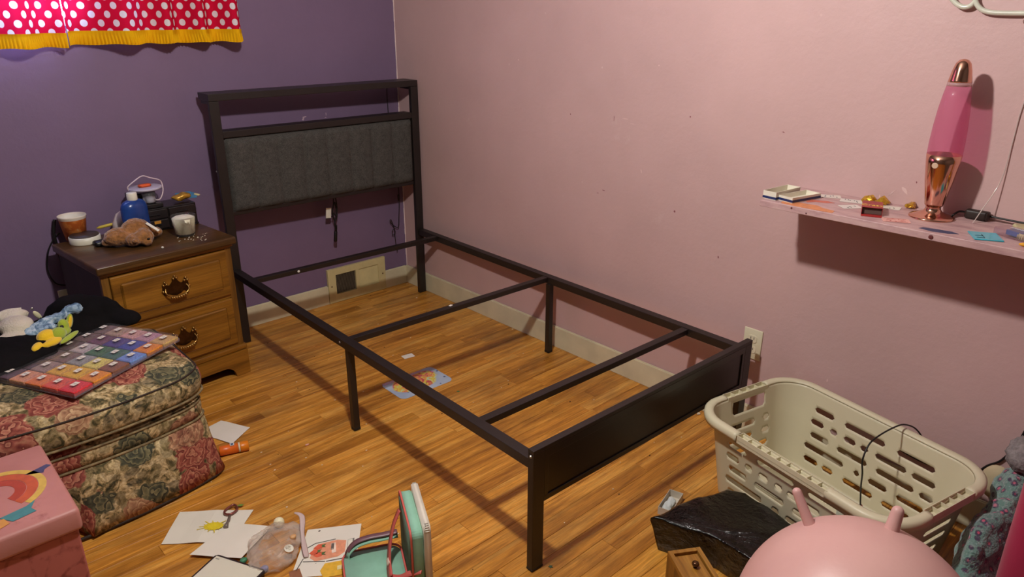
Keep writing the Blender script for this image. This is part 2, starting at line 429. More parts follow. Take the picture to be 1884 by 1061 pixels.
for x0 in (-BW, -RW):
    obj('side_rail', box(BM(), x0, x0 + RW, -L + .018, 0, ZR - RHt, ZR, .0015), M_steel, bed)
for yy in (-.155, -.969, -1.704):
    obj('crossbar', box(BM(), -BW + RW, -RW, yy - .014, yy + .014, ZR - .023, ZR - .002, .0015), M_steel, bed)
for x0 in (-BW + .004, -PWd):
    g = obj('middle_leg', box(BM(), x0, x0 + .024, -.969 - .034, -.969 - .010, .008, ZR - RHt, .0015), M_steel, bed)
    obj('foot_cap', box(BM(), x0 - .001, x0 + .025, -.969 - .035, -.969 - .009, .001, .012, .002), mat('rubber_cap', (18, 16, 15), .6), g)
ZF = .388
for x0 in (-BW, -PWd):
    g = obj('footboard_leg', box(BM(), x0, x0 + PWd, -L, -L + .022, .006, ZF - .012, .0015), M_steel, bed)
    obj('foot_cap', box(BM(), x0 - .001, x0 + PWd + .001, -L - .001, -L + .023, .001, .008, .002), mat('rubber_cap', (18, 16, 15), .6), g)
obj('footboard_cap', box(BM(), -BW, 0, -L, -L + .022, ZF - .012, ZF, .0015), M_steel, bed)
b = BM(); xa, xb = -BW + PWd, -PWd
box(b, xa, xb, -L + .004, -L + .018, .2165, ZF - .012)
fr = .022
box(b, xa, xb, -L, -L + .004, .2165, .2165 + .016, .001); box(b, xa, xb, -L, -L + .004, ZF - .036, ZF - .012, .001)
box(b, xa, xa + .014, -L, -L + .004, .2325, ZF - .036, .001); box(b, xb - .014, xb, -L, -L + .004, .2325, ZF - .036, .001)
obj('footboard_panel', b, mat('black_steel_sheen', (30, 24, 22), .36, 0, var=.1, spec=.6), bed)
for (px, py, pz) in ((-BW, -.955, .345), (-BW, -L + .011, .368), (-BW, .02, .80)):
    obj('bolt', lathe(BM(), [(.0045, 0), (.003, .0025)], 10, T3(px, py, pz, 0, -PI / 2, 0)), M_bolt, bed)
for (px, pz) in ((-.90 + .10, ZR - .012),):
    obj('screw', lathe(BM(), [(.006, 0), (.004, .003)], 10, T3(px, -.169, pz, PI / 2, 0, 0)), mat('white_plug', (230, 225, 215), .5), bed)
tag(obj('paper_scrap', box(BM(), -.008, .008, -.005, .005, 0, .0006, M=T3(-.592, -1.149, ZR - .0018, 0, 0, .3)), mat('scrap_white', (235, 230, 220), .8)), 'tiny white paper scrap lying on the middle crossbar of the bed', 'paper')

# cable bundle hanging under the headboard
M_cable = mat('black_cable', (20, 17, 17), .45)
t = thing('power_cable', 'black coiled power cable with a white tag hanging below the headboard panel', 'cable', (-.47, -.06, .45))
b = BM()
tube(b, cr([(.012, 0, .17), (.010, 0, .10), (-.002, -.004, .05), (.010, .002, 0), (.024, 0, .04), (.012, -.004, .10), (.028, .002, .06), (.006, 0, -.01), (.012, 0, -.05)]), .0032)
tube(b, cr([(.016, 0, .15), (.028, .003, .09), (.020, -.003, .03), (.000, .003, .045), (.012, .004, -.02), (.004, .002, -.075), (.014, .004, -.06), (.016, 0, -.02)]), .0032)
tube(b, cr([(-.022, 0, .035), (-.006, .002, .028), (.008, .002, .034), (.020, .001, .06)]), .0025)
obj('cord', b, M_cable, t, True)
obj('plug', box(BM(), -.008, .008, -.007, .007, -.105, -.05, .004, M=T3(.014, 0, 0, 0, .12, 0)), M_cable, t, True)
obj('care_tag', box(BM(), -.014, .014, -.0006, .0006, -.026, .026, M=T3(-.026, -.006, .052, 0, .12, 0)), mat('tag_white', (226, 222, 205), .7), t, label='white paper tag')
t = thing('thin_cord', 'thin black cord with knotted loops hanging on the purple wall beside the corner', 'cord', (-.06, -.02, .45))
b = BM()
tube(b, cr([(-.018, 0, .66), (-.022, 0, .56), (-.010, 0, .30), (.014, 0, .14), (.018, 0, .05), (.010, 0, -.06), (.002, 0, -.115), (-.03, -.002, -.10), (-.048, 0, -.075), (-.042, 0, -.066), (-.030, 0, -.10), (-.020, 0, -.14), (-.035, .002, -.155), (-.038, 0, -.13), (-.024, 0, -.125), (-.022, 0, -.17), (-.018, 0, -.22), (-.012, 0, -.25)]), .0022, 6)
obj('cord', b, M_cable, t, True)
obj('connector', box(BM(), .010, .020, -.004, .004, .03, .065, .002), M_cable, t)

# ------------------------------------------------------------------ nightstand
M_oak = wood_mat('oak_stain', (104, 66, 18), (146, 96, 28), (170, 118, 42), 'X', .38, 1.2)
M_oakz = wood_mat('oak_stain_side', (92, 60, 20), (126, 84, 30), (146, 102, 42), 'Z', .4, 1.2)
M_oaktop = wood_mat('oak_top', (62, 42, 20), (92, 62, 30), (114, 80, 42), 'X', .30, 1.0)
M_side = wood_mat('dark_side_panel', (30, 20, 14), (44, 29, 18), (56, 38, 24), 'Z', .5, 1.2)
M_brass = mat('antique_brass', (168, 132, 74), .22, .9, var=.25, vs=80)
M_brassd = mat('antique_brass_dark', (74, 52, 30), .3, .85, var=.25, vs=80)
NSH = .600
ns = thing('nightstand', 'oak nightstand with two drawers and brass pulls, cluttered top', 'nightstand', (-1.398, -.4555, 0), .098)
# local: x -.25...25, front at y=-.025, back at y=.39
HX = .247; FY = -.012; BY = .385
obj('top', box(BM(), -.263, .263, FY - .028, BY + .005, NSH - .030, NSH, .006, 3), M_oaktop, ns, True)
obj('under_moulding', box(BM(), -.252, .252, FY - .012, BY, NSH - .041, NSH - .030, .003), M_oak, ns)
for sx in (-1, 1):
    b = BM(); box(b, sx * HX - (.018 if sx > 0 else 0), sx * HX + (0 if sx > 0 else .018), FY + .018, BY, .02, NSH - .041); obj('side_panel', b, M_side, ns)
    b = BM(); box(b, sx * HX - (.026 if sx > 0 else 0), sx * HX + (0 if sx > 0 else .026), FY, FY + .018, .128, NSH - .041, .001); obj('stile', b, M_oakz, ns)
b = BM(); box(b, -.221, .221, FY + .001, FY + .017, .345, .358); box(b, -.221, .221, FY + .001, FY + .017, .132, .142); box(b, -.221, .221, FY + .001, FY + .017, NSH - .048, NSH - .041)
obj('front_rails', b, M_oak, ns)
obj('back_panel', box(BM(), -.229, .229, BY - .008, BY, .02, NSH - .041), M_oakz, ns)
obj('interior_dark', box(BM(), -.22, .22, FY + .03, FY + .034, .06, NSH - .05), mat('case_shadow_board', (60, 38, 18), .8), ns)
b = BM(); box(b, -.255, .255, FY - .014, BY, .108, .132, .006, 3); obj('base_moulding', b, M_oak, ns, True)
# plinth with cut-out
pts = [(-.251, 0), (-.185, 0)]
for i in range(13):
    a = PI - PI * i / 12; pts.append((-.125 + .055 * math.cos(a) if 0 else -.10 + .07 * math.cos(a), .006 + .045 * math.sin(a)))
for i in range(13):
    pass
pts = [(-.251, 0.001), (-.190, 0.001)] + [(-.190 + .05 * (1 - math.cos(k / 8 * PI / 2)), .001 + .050 * math.sin(k / 8 * PI / 2)) for k in range(1, 9)] + \
      [(.190 - .05 * (1 - math.cos(k / 8 * PI / 2)), .001 + .050 * math.sin(k / 8 * PI / 2)) for k in range(8, 0, -1)] + [(.190, .001), (.251, .001), (.251, .108), (-.251, .108)]
obj('plinth', prism(BM(), pts, 0, .016, T3(0, FY - .004, 0, PI / 2)), M_oak, ns)
for sx in (-.251, .235):
    obj('plinth_side', box(BM(), sx, sx + .016, FY - .004, BY, .001, .108), M_oakz, ns)
def pull(parent, x, y, z):
    h = obj('handle', prism(BM(), [(-.050, .002), (-.046, .018), (-.040, .024), (-.034, .018), (-.022, .014), (-.012, .022), (-.006, .034), (0, .038), (.006, .034), (.012, .022), (.022, .014), (.034, .018), (.040, .024), (.046, .018), (.050, .002),
        (.046, -.012), (.038, -.016), (.028, -.010), (.018, -.016), (0, -.020), (-.018, -.016), (-.028, -.010), (-.038, -.016), (-.046, -.012)], 0, .003, Matrix.Translation((x, y, z)) @ Matrix.Diagonal((1.04, 1, 1.3, 1)) @ rot(PI / 2).to_4x4(), .0008), M_brassd, parent)
    b = BM()
    for px, pz in ((-.046, .020), (-.034, .020), (.034, .020), (.046, .020), (-.006, .034), (.006, .034), (0, .040), (-.050, .0), (.050, .0), (-.040, .028), (.040, .028)):
        ell(b, (x + px, y - .005, z + pz * 1.25), (.0055, .005, .0055), 2)
    tube(b, cr([(x - .040, y - .004, z + .010), (x - .044, y - .014, z - .006), (x - .030, y - .018, z - .020), (x, y - .020, z - .026), (x + .030, y - .018, z - .020), (x + .044, y - .014, z - .006), (x + .040, y - .004, z + .010)]), .0032)
    for k in range(7):
        ell(b, (x - .027 + .009 * k, y - .020, z - .025 - .004 * math.cos((k - 3) / 3 * 1.4)), (.0058, .0052, .0058), 2)
    obj('bail', b, M_brass, h, True)
for (z0, z1) in ((.360, .549), (.145, .343)):
    b = BM(); xa, xb = -.2205, .2205; y0 = FY - .010
    box(b, xa, xb, y0 - .001, FY + .012, z0, z1, .004)
    # raised field
    ix = .030
    box(b, xa + ix, xb - ix, y0 - .0075, y0 + .002, z0 + ix, z1 - ix, .006, 1)
    d = obj('drawer', b, M_oak, ns)
    pull(d, .0, y0 - .0075, (z0 + z1) / 2 - .004)

# ------------------------------------------------------------------ things on the nightstand
t = thing('paper_cup', 'orange printed paper cup standing on the left rear of the nightstand', 'cup', (-1.605, -.072, NSH))
b = BM(); lathe(b, [(.036, .0), (.049, .088), (.051, .092), (.050, .095), (.0475, .093), (.0465, .088), (.034, .006)], 32, cap1=True)
T = NT('cup_print'); gz = T.coord(); sp = T.n('ShaderNodeSeparateXYZ'); T.l(gz, sp.inputs[0])
c1 = T.mix(T.ramp(T.noise(gz, 42, 3).outputs[0], [(.45, (0, 0, 0, 1)), (.55, (1, 1, 1, 1))]), lin((196, 98, 38)), lin((222, 134, 62)))
c1 = T.mix(T.ramp(T.noise(T.map(gz, (1, 1, .7), (.3, 0, 0)), 22, 2).outputs[0], [(.60, (0, 0, 0, 1)), (.64, (1, 1, 1, 1))]), c1, lin((235, 200, 150)))
band = T.ramp(T.math('MULTIPLY', sp.outputs[2], 10), [(.0, (0, 0, 0, 1)), (.80, (0, 0, 0, 1)), (.82, (1, 1, 1, 1))])
T.l(T.mix(band, c1, lin((228, 216, 200))), T.b.inputs['Base Color']); T.set(rough=.5)
obj('cup_wall', b, T.m, t, True)
obj('cup_inside', lathe(BM(), [(.0335, .007), (.0462, .0885)], 32, cap0=True, cap1=False), mat('cup_white', (230, 224, 212), .6), t, True)

t = thing('round_tin', 'white round tin with a dark lid in front of the orange cup', 'tin', (-1.592, -.150, NSH))
obj('tin_body', lathe(BM(), [(.054, 0), (.055, .003), (.055, .026), (.050, .028)], 32), mat('tin_white', (222, 216, 196), .4), t, True)
obj('tin_lid', lathe(BM(), [(.051, .028), (.050, .032), (.004, .033)], 32), mat('tin_dark', (66, 54, 46), .4), t, True)
b = BM(); box(b, -.035, .035, -.02, .02, 0, .022, .009)
box(b, -.012, .012, -.008, .008, .003, .018, .005, M=T3(.045, 0, 0))
tag(obj('wall_adapter', b, mat('black_plastic', (16, 14, 14), .4), smooth=True), 'black plug adapter lying on the nightstand between tin and plush', 'adapter').matrix_world = T3(-1.552, -.238, NSH, 0, 0, .15)
tag(obj('crayon', lathe(BM(), [(.002, 0), (.006, .012), (.006, .075), (.003, .08)], 10), mat('yellow_plastic', (206, 180, 60), .5), smooth=True), 'yellow marker lying behind the brown plush on the nightstand', 'marker').matrix_world = T3(-1.535, -.105, NSH + .035, 0, PI / 2 - .12, -.1)
# cord hanging at the left of the nightstand
b = BM(); tube(b, cr([(-1.648, -.02, .62), (-1.67, -.015, .60), (-1.70, -.013, .55), (-1.715, -.012, .48), (-1.70, -.012, .42), (-1.66, -.012, .40)]), .003)
tube(b, cr([(-1.655, -.02, .675), (-1.668, -.02, .62), (-1.665, -.018, .55), (-1.66, -.015, .46)]), .006)
tag(obj('lamp_cord', b, M_cable, smooth=True), 'black cord looping down the wall left of the nightstand', 'cord')

t = thing('lotion_bottle', 'blue squeeze bottle with a white flip cap behind the plush', 'bottle', (-1.415, -.212, NSH), .35); t.scale = (1.06, 1.06, 1.13)
b = BM()
rings = []
for z, s in ((0, .90), (.004, .97), (.02, 1.0), (.105, .98), (.118, .90), (.128, .72), (.133, .45)):
    rings.append([b.verts.new((.052 * s * math.cos(a), .034 * s * math.sin(a) , z)) for a in [2 * PI * i / 28 for i in range(28)]])
for p, q in zip(rings, rings[1:]):
    for i in range(28): b.faces.new((p[i], p[(i + 1) % 28], q[(i + 1) % 28], q[i]))
b.faces.new(rings[0][::-1]); b.faces.new(rings[-1])
obj('bottle_body', b, mat('blue_bottle', (30, 62, 128), .22, var=.2, vs=18), t, True)
obj('cap', lathe(BM(), [(.0175, .131), (.018, .134), (.018, .155), (.016, .158)], 24), mat('cap_white', (228, 222, 205), .4), t, True)

# brown plush lying on its side
M_fur = mat('brown_fur', (150, 102, 58), .95, var=.35, vs=60, bs=.8, bscale=140, bd=.006, sheen=.4, spec=.1)
t = thing('brown_plush_animal', 'small brown furry plush animal lying on the nightstand edge', 'plush toy', (-1.455, -.318, NSH + .002))
b = BM(); ell(b, (-.055, .02, .036), (.052, .042, .034)); ell(b, (.012, .030, .046), (.055, .045, .046)); ell(b, (.020, -.028, .032), (.034, .038, .031))
ell(b, (-.022, -.016, .026), (.026, .050, .024), rot=rot(z=.2)); ell(b, (.075, .025, .028), (.030, .022, .020), rot=rot(z=-.5)); ell(b, (-.085, .035, .020), (.03, .022, .018)); ell(b, (.02, -.058, .018), (.018, .016, .014))
o = obj('fur_body', b, M_fur, t); remesh(o, .004, 3, (.008, .012))
obj('nose', ell(BM(), (.024, -.066, .030), (.006, .004, .005), 2), mat('dark_nose', (30, 20, 16), .3), t)
obj('ear', ell(BM(), (-.020, -.060, .030), (.012, .010, .008), 2), M_fur, t, True)
b = BM(); box(b, -.022, .022, -.006, .006, 0, .0012, M=T3(.058, -.012, .062, .3, .6, -.8)); box(b, -.008, .008, -.006, .006, 0, .004, .001, M=T3(.072, -.022, .046, .3, .6, -.8))
obj('care_tag', b, mat('tag_white', (226, 222, 205), .7), t, label='small white sewn tag')

# white crumpled tube behind the bottle
b = BM(); lathe(b, [(.012, 0), (.026, .012), (.030, .04), (.026, .07), (.010, .088)], 16); jitter(b, .006, 25)
tag(obj('tissue_roll', b, mat('tissue', (206, 190, 186), .9), smooth=True), 'crumpled white tissue standing left of the blue bottle', 'tissue').matrix_world = T3(-1.462, -.115, NSH + .004, .1, .35, 0)

# black organiser
M_blk = mat('organiser_black', (20, 17, 18), .25, spec=.6)
t = thing('desk_organizer', 'small black drawer organizer on the rear right of the nightstand', 'organizer', (-1.285, -.125, NSH), .02)
b = BM(); box(b, -.115, .115, -.06, .06, .001, .094, .003); box(b, -.115, -.010, -.055, .06, .094, .112, .003); box(b, -.115, -.015, .0, .06, .112, .150, .003)
obj('case', b, M_blk, t)
for z0 in (.010, .052):
    for xa, xb in ((-.108, -.004), (.004, .108)):
        d = obj('drawer', box(BM(), xa, xb, -.066, -.058, z0, z0 + .036, .002), mat('organiser_drawer', (34, 28, 28), .3, spec=.6), t)
        obj('drawer_lip', box(BM(), xa + .03, xb - .03, -.071, -.065, z0 + .014, z0 + .019, .001), M_blk, d)
obj('yellow_sticker', box(BM(), -.060, -.035, -.0675, -.0662, .032, .044), mat('sticker_orange', (190, 130, 40), .6), t, label='small orange sticker')

# bucket lid with wire handle on a small jar
t = thing('clear_jar', 'small clear jar half full of white powder on the black organizer', 'jar', (-1.345, -.185, NSH + .113 - .000), 0)
t.location = (-1.336, -.152, NSH + .1125)
obj('jar_wall', lathe(BM(), [(.021, 0), (.024, .003), (.026, .052), (.0245, .052), (.0225, .005)], 24), clear_mat('jar_glass', (246, 247, 250), .04, .95, .02), t, True)
obj('powder', lathe(BM(), [(.020, .004), (.0225, .006), (.0232, .022), (.010, .026)], 24), mat('powder_white', (222, 218, 222), .9), t, True)
t = thing('bucket_lid', 'grey round lid with orange knob and white wire handle on the jar', 'lid', (-1.338, -.128, NSH + .166), .1)
obj('disc', lathe(BM(), [(.060, 0), (.063, .003), (.063, .008), (.058, .010), (.02, .009)], 40), mat('lid_grey', (188, 180, 196), .4), t, True)
obj('knob', prism(BM(), rrect(.024, .014, .008, 4), .009, .020, None, .003), mat('knob_orange', (226, 96, 48), .4), t, True, label='orange knob')
b = BM(); tube(b, cr([(-.064, 0, .004), (-.066, -.004, .020), (-.040, -.010, .040), (-.008, -.014, .056), (.022, -.012, .044), (.056, -.006, .030), (.068, -.004, .014), (.062, -.016, -.018), (.044, -.020, -.046), (.026, -.012, -.048)]), .0024)
obj('wire_handle', b, mat('wire_white', (220, 200, 205), .4), t, True)

t = thing('snack_packet', 'gold and blue foil packet lying on top of the black organizer', 'packet', (-1.205, -.128, NSH + .1005))
b = BM(); ell(b, (0, 0, .012), (.040, .030, .014)); jitter(b, .010, 40); o = obj('foil', b, mat('gold_foil', (196, 148, 58), .28, .5, var=.3, vs=50, bs=.6, bscale=60), t, True)
b = BM(); prism(b, [(-.03, -.01), (.045, -.028), (.062, .0), (.04, .035), (-.02, .035)], .004, .0075, T3(.012, .010, .004, .25, 0, 0)); obj('blue_wrapper', b, mat('wrapper_blue', (70, 130, 168), .4), t, label='blue printed wrapper')
b = BM(); prism(b, [(0, 0), (.02, -.004), (.024, .006), (.003, .008)], .0, .004, T3(.055, .002, .012, .2, .3, -.4)); obj('wrapper_end', b, mat('wrapper_cream', (220, 205, 150), .5), t)

t = thing('candle_glass', 'clear glass of chunky white wax standing at the right front of the nightstand', 'candle', (-1.272, -.318, NSH))
obj('glass', lathe(BM(), [(.036, 0), (.0375, .004), (.046, .083), (.0445, .0832), (.0365, .008), (.001, .007)], 36, cap1=False), clear_mat('tumbler_glass', (250, 250, 246), .03, .97, .02), t, True)
b = BM(); lathe(b, [(.030, .009), (.0355, .012), (.0430, .072), (.030, .078), (.012, .076), (.002, .079)], 36); jitter(b, .0012, 120)
obj('wax', b, mat('wax_white', (240, 235, 212), .7, var=.06, vs=60, bs=.5, bscale=120), t, True)
b = BM(); tube(b, cr([(-.035, 0, .003), (-.01, .006, .004), (.02, 0, .003), (.034, .008, .003)], closed=False), .004); tube(b, cr([(-.03, .012, .004), (0, .02, .010), (.03, .018, .014)]), .003)
tag(obj('eyeglass_clip', b, mat('black_plastic', (16, 14, 14), .4), smooth=True), 'small black hair clip on the right rear corner of the nightstand', 'clip').matrix_world = T3(-1.197, -.185, NSH, 0, 0, .2)
b = BM()
for _ in range(28):
    x = random.gauss(-1.255, .035); yy = random.gauss(-.385, .035)
    if -.475 < yy < -.15 and x < -1.16: ell(b, (x, yy, NSH + .0012), (random.uniform(.001, .003),) * 2 + (.0013,), 1)
tag(obj('wax_crumbs', b, mat('wax_white', (226, 220, 194), .7), kind='stuff'), 'white wax crumbs scattered around the candle glass', 'crumbs')
tag(obj('white_bead', ell(BM(), (-1.402, -.435, NSH + .004), (.005, .005, .004), 2), mat('tag_white', (226, 222, 205), .7), smooth=True), 'tiny white bead at the front edge of the nightstand', 'bead')

# ------------------------------------------------------------------ curtains
def dots_mat():
    T = NT('polka_dot_cloth'); uv = T.n('ShaderNodeUVMap').outputs[0]
    sc = T.map(uv, (1 / .062, 1 / .062, 1))
    def cell(off):
        a = T.n('ShaderNodeVectorMath', operation='ADD'); a.inputs[1].default_value = off; T.l(sc, a.inputs[0])
        f = T.n('ShaderNodeVectorMath', operation='FRACTION'); T.l(a.outputs[0], f.inputs[0])
        s_ = T.n('ShaderNodeVectorMath', operation='SUBTRACT'); s_.inputs[1].default_value = (.5, .5, 0); T.l(f.outputs[0], s_.inputs[0])
        l_ = T.n('ShaderNodeVectorMath', operation='LENGTH'); T.l(s_.outputs[0], l_.inputs[0]); return l_.outputs['Value']
    d = T.math('MINIMUM', cell((0, 0, 0)), cell((.5, .5, 0)))
    m = T.ramp(d, [(.198, (1, 1, 1, 1)), (.218, (0, 0, 0, 1))])
    col = T.mix(m, lin((216, 24, 62)), lin((238, 232, 238)))
    df = T.n('ShaderNodeBsdfDiffuse'); tl = T.n('ShaderNodeBsdfTranslucent'); T.l(T.mix(T.n('ShaderNodeNewGeometry').outputs['Backfacing'], col, T.mix(.7, col, (.8, .78, .8, 1))), df.inputs[0]); T.l(col, tl.inputs[0])
    mx = T.n('ShaderNodeMixShader'); mx.inputs[0].default_value = .20; T.l(df.outputs[0], mx.inputs[1]); T.l(tl.outputs[0], mx.inputs[2]); T.l(mx.outputs[0], T.out.inputs[0])
    return T.m
M_dots = dots_mat()
T = NT('yellow_trim_cloth'); df = T.n('ShaderNodeBsdfDiffuse'); tl = T.n('ShaderNodeBsdfTranslucent')
for q in (df, tl): q.inputs[0].default_value = lin((236, 180, 24))
mx = T.n('ShaderNodeMixShader'); mx.inputs[0].default_value = .12; T.l(df.outputs[0], mx.inputs[1]); T.l(tl.outputs[0], mx.inputs[2]); T.l(mx.outputs[0], T.out.inputs[0]); M_yel = T.m
bumps = [(-2.30, .05, .06), (-2.14, .05, .06), (-1.96, .06, .07), (-1.80, .05, .05), (-1.645, .065, .085), (-1.50, .035, .045), (-1.29, .075, .085), (-1.135, .042, .075), (-1.005, .042, .075), (-.868, .045, .085)]
def fold(x, k):
    return -(.016 + sum(1.25 * a * math.exp(-((x - c) / w) ** 2) for c, w, a in bumps) * (.30 + .70 * k))
def curtain(x0, x1, zb, ztop, label):
    c = thing('curtain', label, 'curtain', ((x0 + x1) / 2, 0, zb), group='polka dot curtain panels'); ox, oz = (x0 + x1) / 2, zb
    del c['group']
    nx = int((x1 - x0) / .006); zs = [zb + .045 + (ztop - zb - .045) * j / 14 for j in range(15)]
    b = BM(); uvl = b.loops.layers.uv.new('UVMap'); G = []; arc = [0]
    for i in range(1, nx + 1):
        xa = x0 + (x1 - x0) * (i - 1) / nx; xb = x0 + (x1 - x0) * i / nx; arc.append(arc[-1] + math.hypot(xb - xa, fold(xb, 1) - fold(xa, 1)))
    for i in range(nx + 1):
        x = x0 + (x1 - x0) * i / nx
        G.append([(b.verts.new((x - ox, fold(x, 1 - (z - zb) / (ztop - zb)), z - oz)), arc[i], z) for z in zs])
    for i in range(nx):
        for j in range(14):
            q = (G[i][j], G[i + 1][j], G[i + 1][j + 1], G[i][j + 1]); f = b.faces.new([a[0] for a in q]); f.smooth = True
            for lp, a in zip(f.loops, q): lp[uvl].uv = (a[1], a[2])
    me = bpy.data.meshes.new('cloth'); b.to_mesh(me); b.free(); link('cloth', me, M_dots, c)
    # pleated yellow ruffle along the hem
    b = BM(); nx *= 3; G = []; s = 0; px = x0; py = fold(x0, 1)
    for i in range(nx + 1):
        x = x0 + (x1 - x0) * i / nx; yy = fold(x, 1); s += math.hypot(x - px, yy - py); px, py = x, yy
        dx = .001; ny = -(fold(x + dx, 1) - fold(x - dx, 1)) / (2 * dx); nl = math.hypot(1, ny); nxn, nyn = ny / nl, -1 / nl * -1
        w = math.sin(s / .014 * 2 * PI) ; sk = .004 * math.sin(x * 23)
        col = []
        for k, (zz, am) in enumerate(((.050, .0005), (.036, .0006), (.030, .0020), (.012, .0060), (0, .0078))):
            col.append(b.verts.new((x - ox + sk * (1 - zz / .05), yy - .002 - am * (w + .6), zz + .002 * math.sin(s * 40) * (1 - zz / .05))))
        G.append(col)
    for i in range(nx):
        for k in range(4): b.faces.new((G[i][k], G[i + 1][k], G[i + 1][k + 1], G[i][k + 1])).smooth = True
    obj('ruffle', b, M_yel, c, True, label='pleated yellow ruffle trim')
curtain(-2.45, -1.494, 1.312, 2.24, 'red polka dot curtain panel with yellow ruffle at the left image edge')
curtain(-1.490, -.832, 1.318, 2.24, 'red polka dot curtain panel with yellow ruffle, right of the split')
tag(obj('curtain_rod', lathe(BM(), [(.006, 0), (.006, 1.75)], 12), mat('rod_white', (220, 215, 205), .4), smooth=True), 'white curtain rod above the window', 'rod').matrix_world = T3(-2.55, -.045, 2.245, 0, PI / 2, 0)

# ------------------------------------------------------------------ wall shelf and things on it
SY, SZ, SD, ST = -2.212, .919, .247, .019
T = NT('shelf_paint'); oc = T.n('ShaderNodeNewGeometry').outputs['Position']
n1 = T.noise(T.map(oc, (6, 2, 6)), 6, 6, .65); c1 = T.ramp(n1.outputs[0], [(.34, lin((172, 136, 138))), (.5, lin((194, 158, 158))), (.64, lin((202, 170, 166))), (.74, lin((158, 118, 120)))])
T.l(c1, T.b.inputs['Base Color']); T.bump(n1.outputs[0], .2, .002); T.set(rough=.45); M_shelf = T.m
t = thing('wall_shelf', 'pink painted board shelf on the right wall with paint smears', 'shelf', (0, SY, SZ))
obj('board', box(BM(), -SD, -.0008, -1.25, 0, -ST, 0, .0015), M_shelf, t)
def smear(name, pts, rgb):
    b = BM(); prism(b, pts, .0002, .0007); return obj(name, b, mat(name + '_paint', rgb, .5, var=.15, vs=60), t)
smear('orange_smear', [(-.238, -.06), (-.215, -.055), (-.195, -.10), (-.190, -.15), (-.205, -.17), (-.215, -.21), (-.240, -.215), (-.243, -.17), (-.243, -.10)], (214, 138, 92))
smear('red_smear', [(-.155, -.09), (-.140, -.10), (-.118, -.145), (-.125, -.17), (-.145, -.15), (-.150, -.125), (-.172, -.11)], (206, 112, 92))
smear('blue_smear', [(-.222, -.435), (-.206, -.44), (-.200, -.47), (-.196, -.505), (-.206, -.525), (-.222, -.505), (-.230, -.47)], (70, 74, 104))
b = BM(); ell(b, (-.248, -.475, -.010), (.0012, .006, .006), 2); ell(b, (-.248, -.10, -.006), (.001, .003, .003), 2); ell(b, (-.248, -.145, -.013), (.001, .002, .002), 2)
obj('edge_stain', b, mat('stain_dark', (96, 44, 44), .5), t)
b = BM()
for dy, dz in ((-.27, -.040),):
    lathe(b, [(.012, 0), (.011, .003), (.004, .004)], 16, T3(-.0005, dy, -ST - .022, 0, -PI / 2, 0)); lathe(b, [(.0035, 0), (.0035, .006)], 10, T3(-.0005, dy, -ST - .022, 0, -PI / 2, 0))
obj('anchor', b, mat('anchor_grey', (150, 100, 100), .5), t)
SH = SZ

def tray(name, w, d, h, wall, m_out, m_in, parent, M=None, band=None):
    b = BM(); box(b, -w, w, -d, d, 0, wall); 
    for (x0, x1, y0, y1) in ((-w, -w + wall, -d, d), (w - wall, w, -d, d), (-w + wall, w - wall, -d, -d + wall), (-w + wall, w - wall, d - wall, d)): box(b, x0, x1, y0, y1, wall, h)
    o = obj(name, b, m_in, parent)
    if M is not None: o.matrix_local = M
    if band:
        b = BM(); e = .0006
        for (x0, x1, y0, y1) in ((-w - e, -w, -d - e, d + e), (w, w + e, -d - e, d + e), (-w, w, -d - e, -d), (-w, w, d, d + e)): box(b, x0, x1, y0, y1, band[0], band[1])
        s = obj('stripe', b, m_out, o)
    return o
M_card = mat('card_white', (228, 222, 204), .6); M_navy = mat('card_navy', (28, 42, 92), .5)
t = thing('open_card_box', 'open white and navy cardboard game box halves at the left end of the shelf', 'box', (-.150, -2.252, SH), 0)
tray('box_half', .062, .022, .024, .0015, M_navy, M_card, t, T3(-.012, .018, 0.0005, 0, 0, -.10), (.002, .009))
tray('box_half', .062, .026, .016, .0015, M_navy, M_card, t, T3(-.006, -.036, 0.0005, 0, 0, -.22), (.002, .009))
def card(label, x, y, rz, w, h, rgb, dz=.0006, curl=0):
    b = BM(); prism(b, rrect(w / 2, h / 2, .004, 3), 0, .0005)
    o = obj('playing_card', b, mat('card_%d_%d_%d' % rgb, rgb, .5, var=.05)); tag(o, label, 'card'); o.matrix_world = T3(x, y, SH + dz, 0, 0, rz); return o
def marks(o, rgb, n=5, w=.02, h=.014, seed=1):
    rr = random.Random(seed); b = BM()
    for i in range(n):
        x = rr.uniform(-w, w); y = rr.uniform(-h, h); prism(b, [(x - .004, y - .001), (x + .003, y - .0015), (x + .005, y + .002), (x - .002, y + .0015)], .0006, .0009)
    obj('print', b, mat('print_%d_%d_%d' % rgb, rgb, .6), o)
o = card('white playing card just right of the open box, near the wall', -.055, -2.335, .5, .040, .062, (224, 214, 204)); marks(o, (80, 80, 100), 5, .012, .02, 1)
o = card('white playing card above the red smear, near the wall', -.065, -2.405, .3, .042, .062, (226, 220, 212)); marks(o, (70, 70, 80), 6, .012, .02, 2)
o = card('white playing card left of the red card box', -.135, -2.432, .9, .040, .058, (222, 214, 206)); marks(o, (90, 80, 80), 4, .012, .018, 3)
o = card('white playing card under the gold candy wrappers, right of the red box', -.060, -2.510, .2, .040, .060, (222, 216, 204)); marks(o, (120, 120, 110), 3, .012, .018, 4)
o = card('pink patterned playing card near the front edge of the shelf', -.190, -2.578, .5, .042, .068, (224, 168, 158))
b = BM()
for k in range(9):
    a = k * .7; prism(b, [(.014 * math.cos(a + q) * (1 if q else .5), .024 * math.sin(a + q) * (1 if q else .5)) for q in (0, .25, .4)], .0006, .0009)
for k in (-1, 1): prism(b, [(k * .017, -.027), (k * .0155, -.027), (k * .0155, .027), (k * .017, .027)] if k > 0 else [(-.017, .027), (-.0155, .027), (-.0155, -.027), (-.017, -.027)], .0006, .0009)
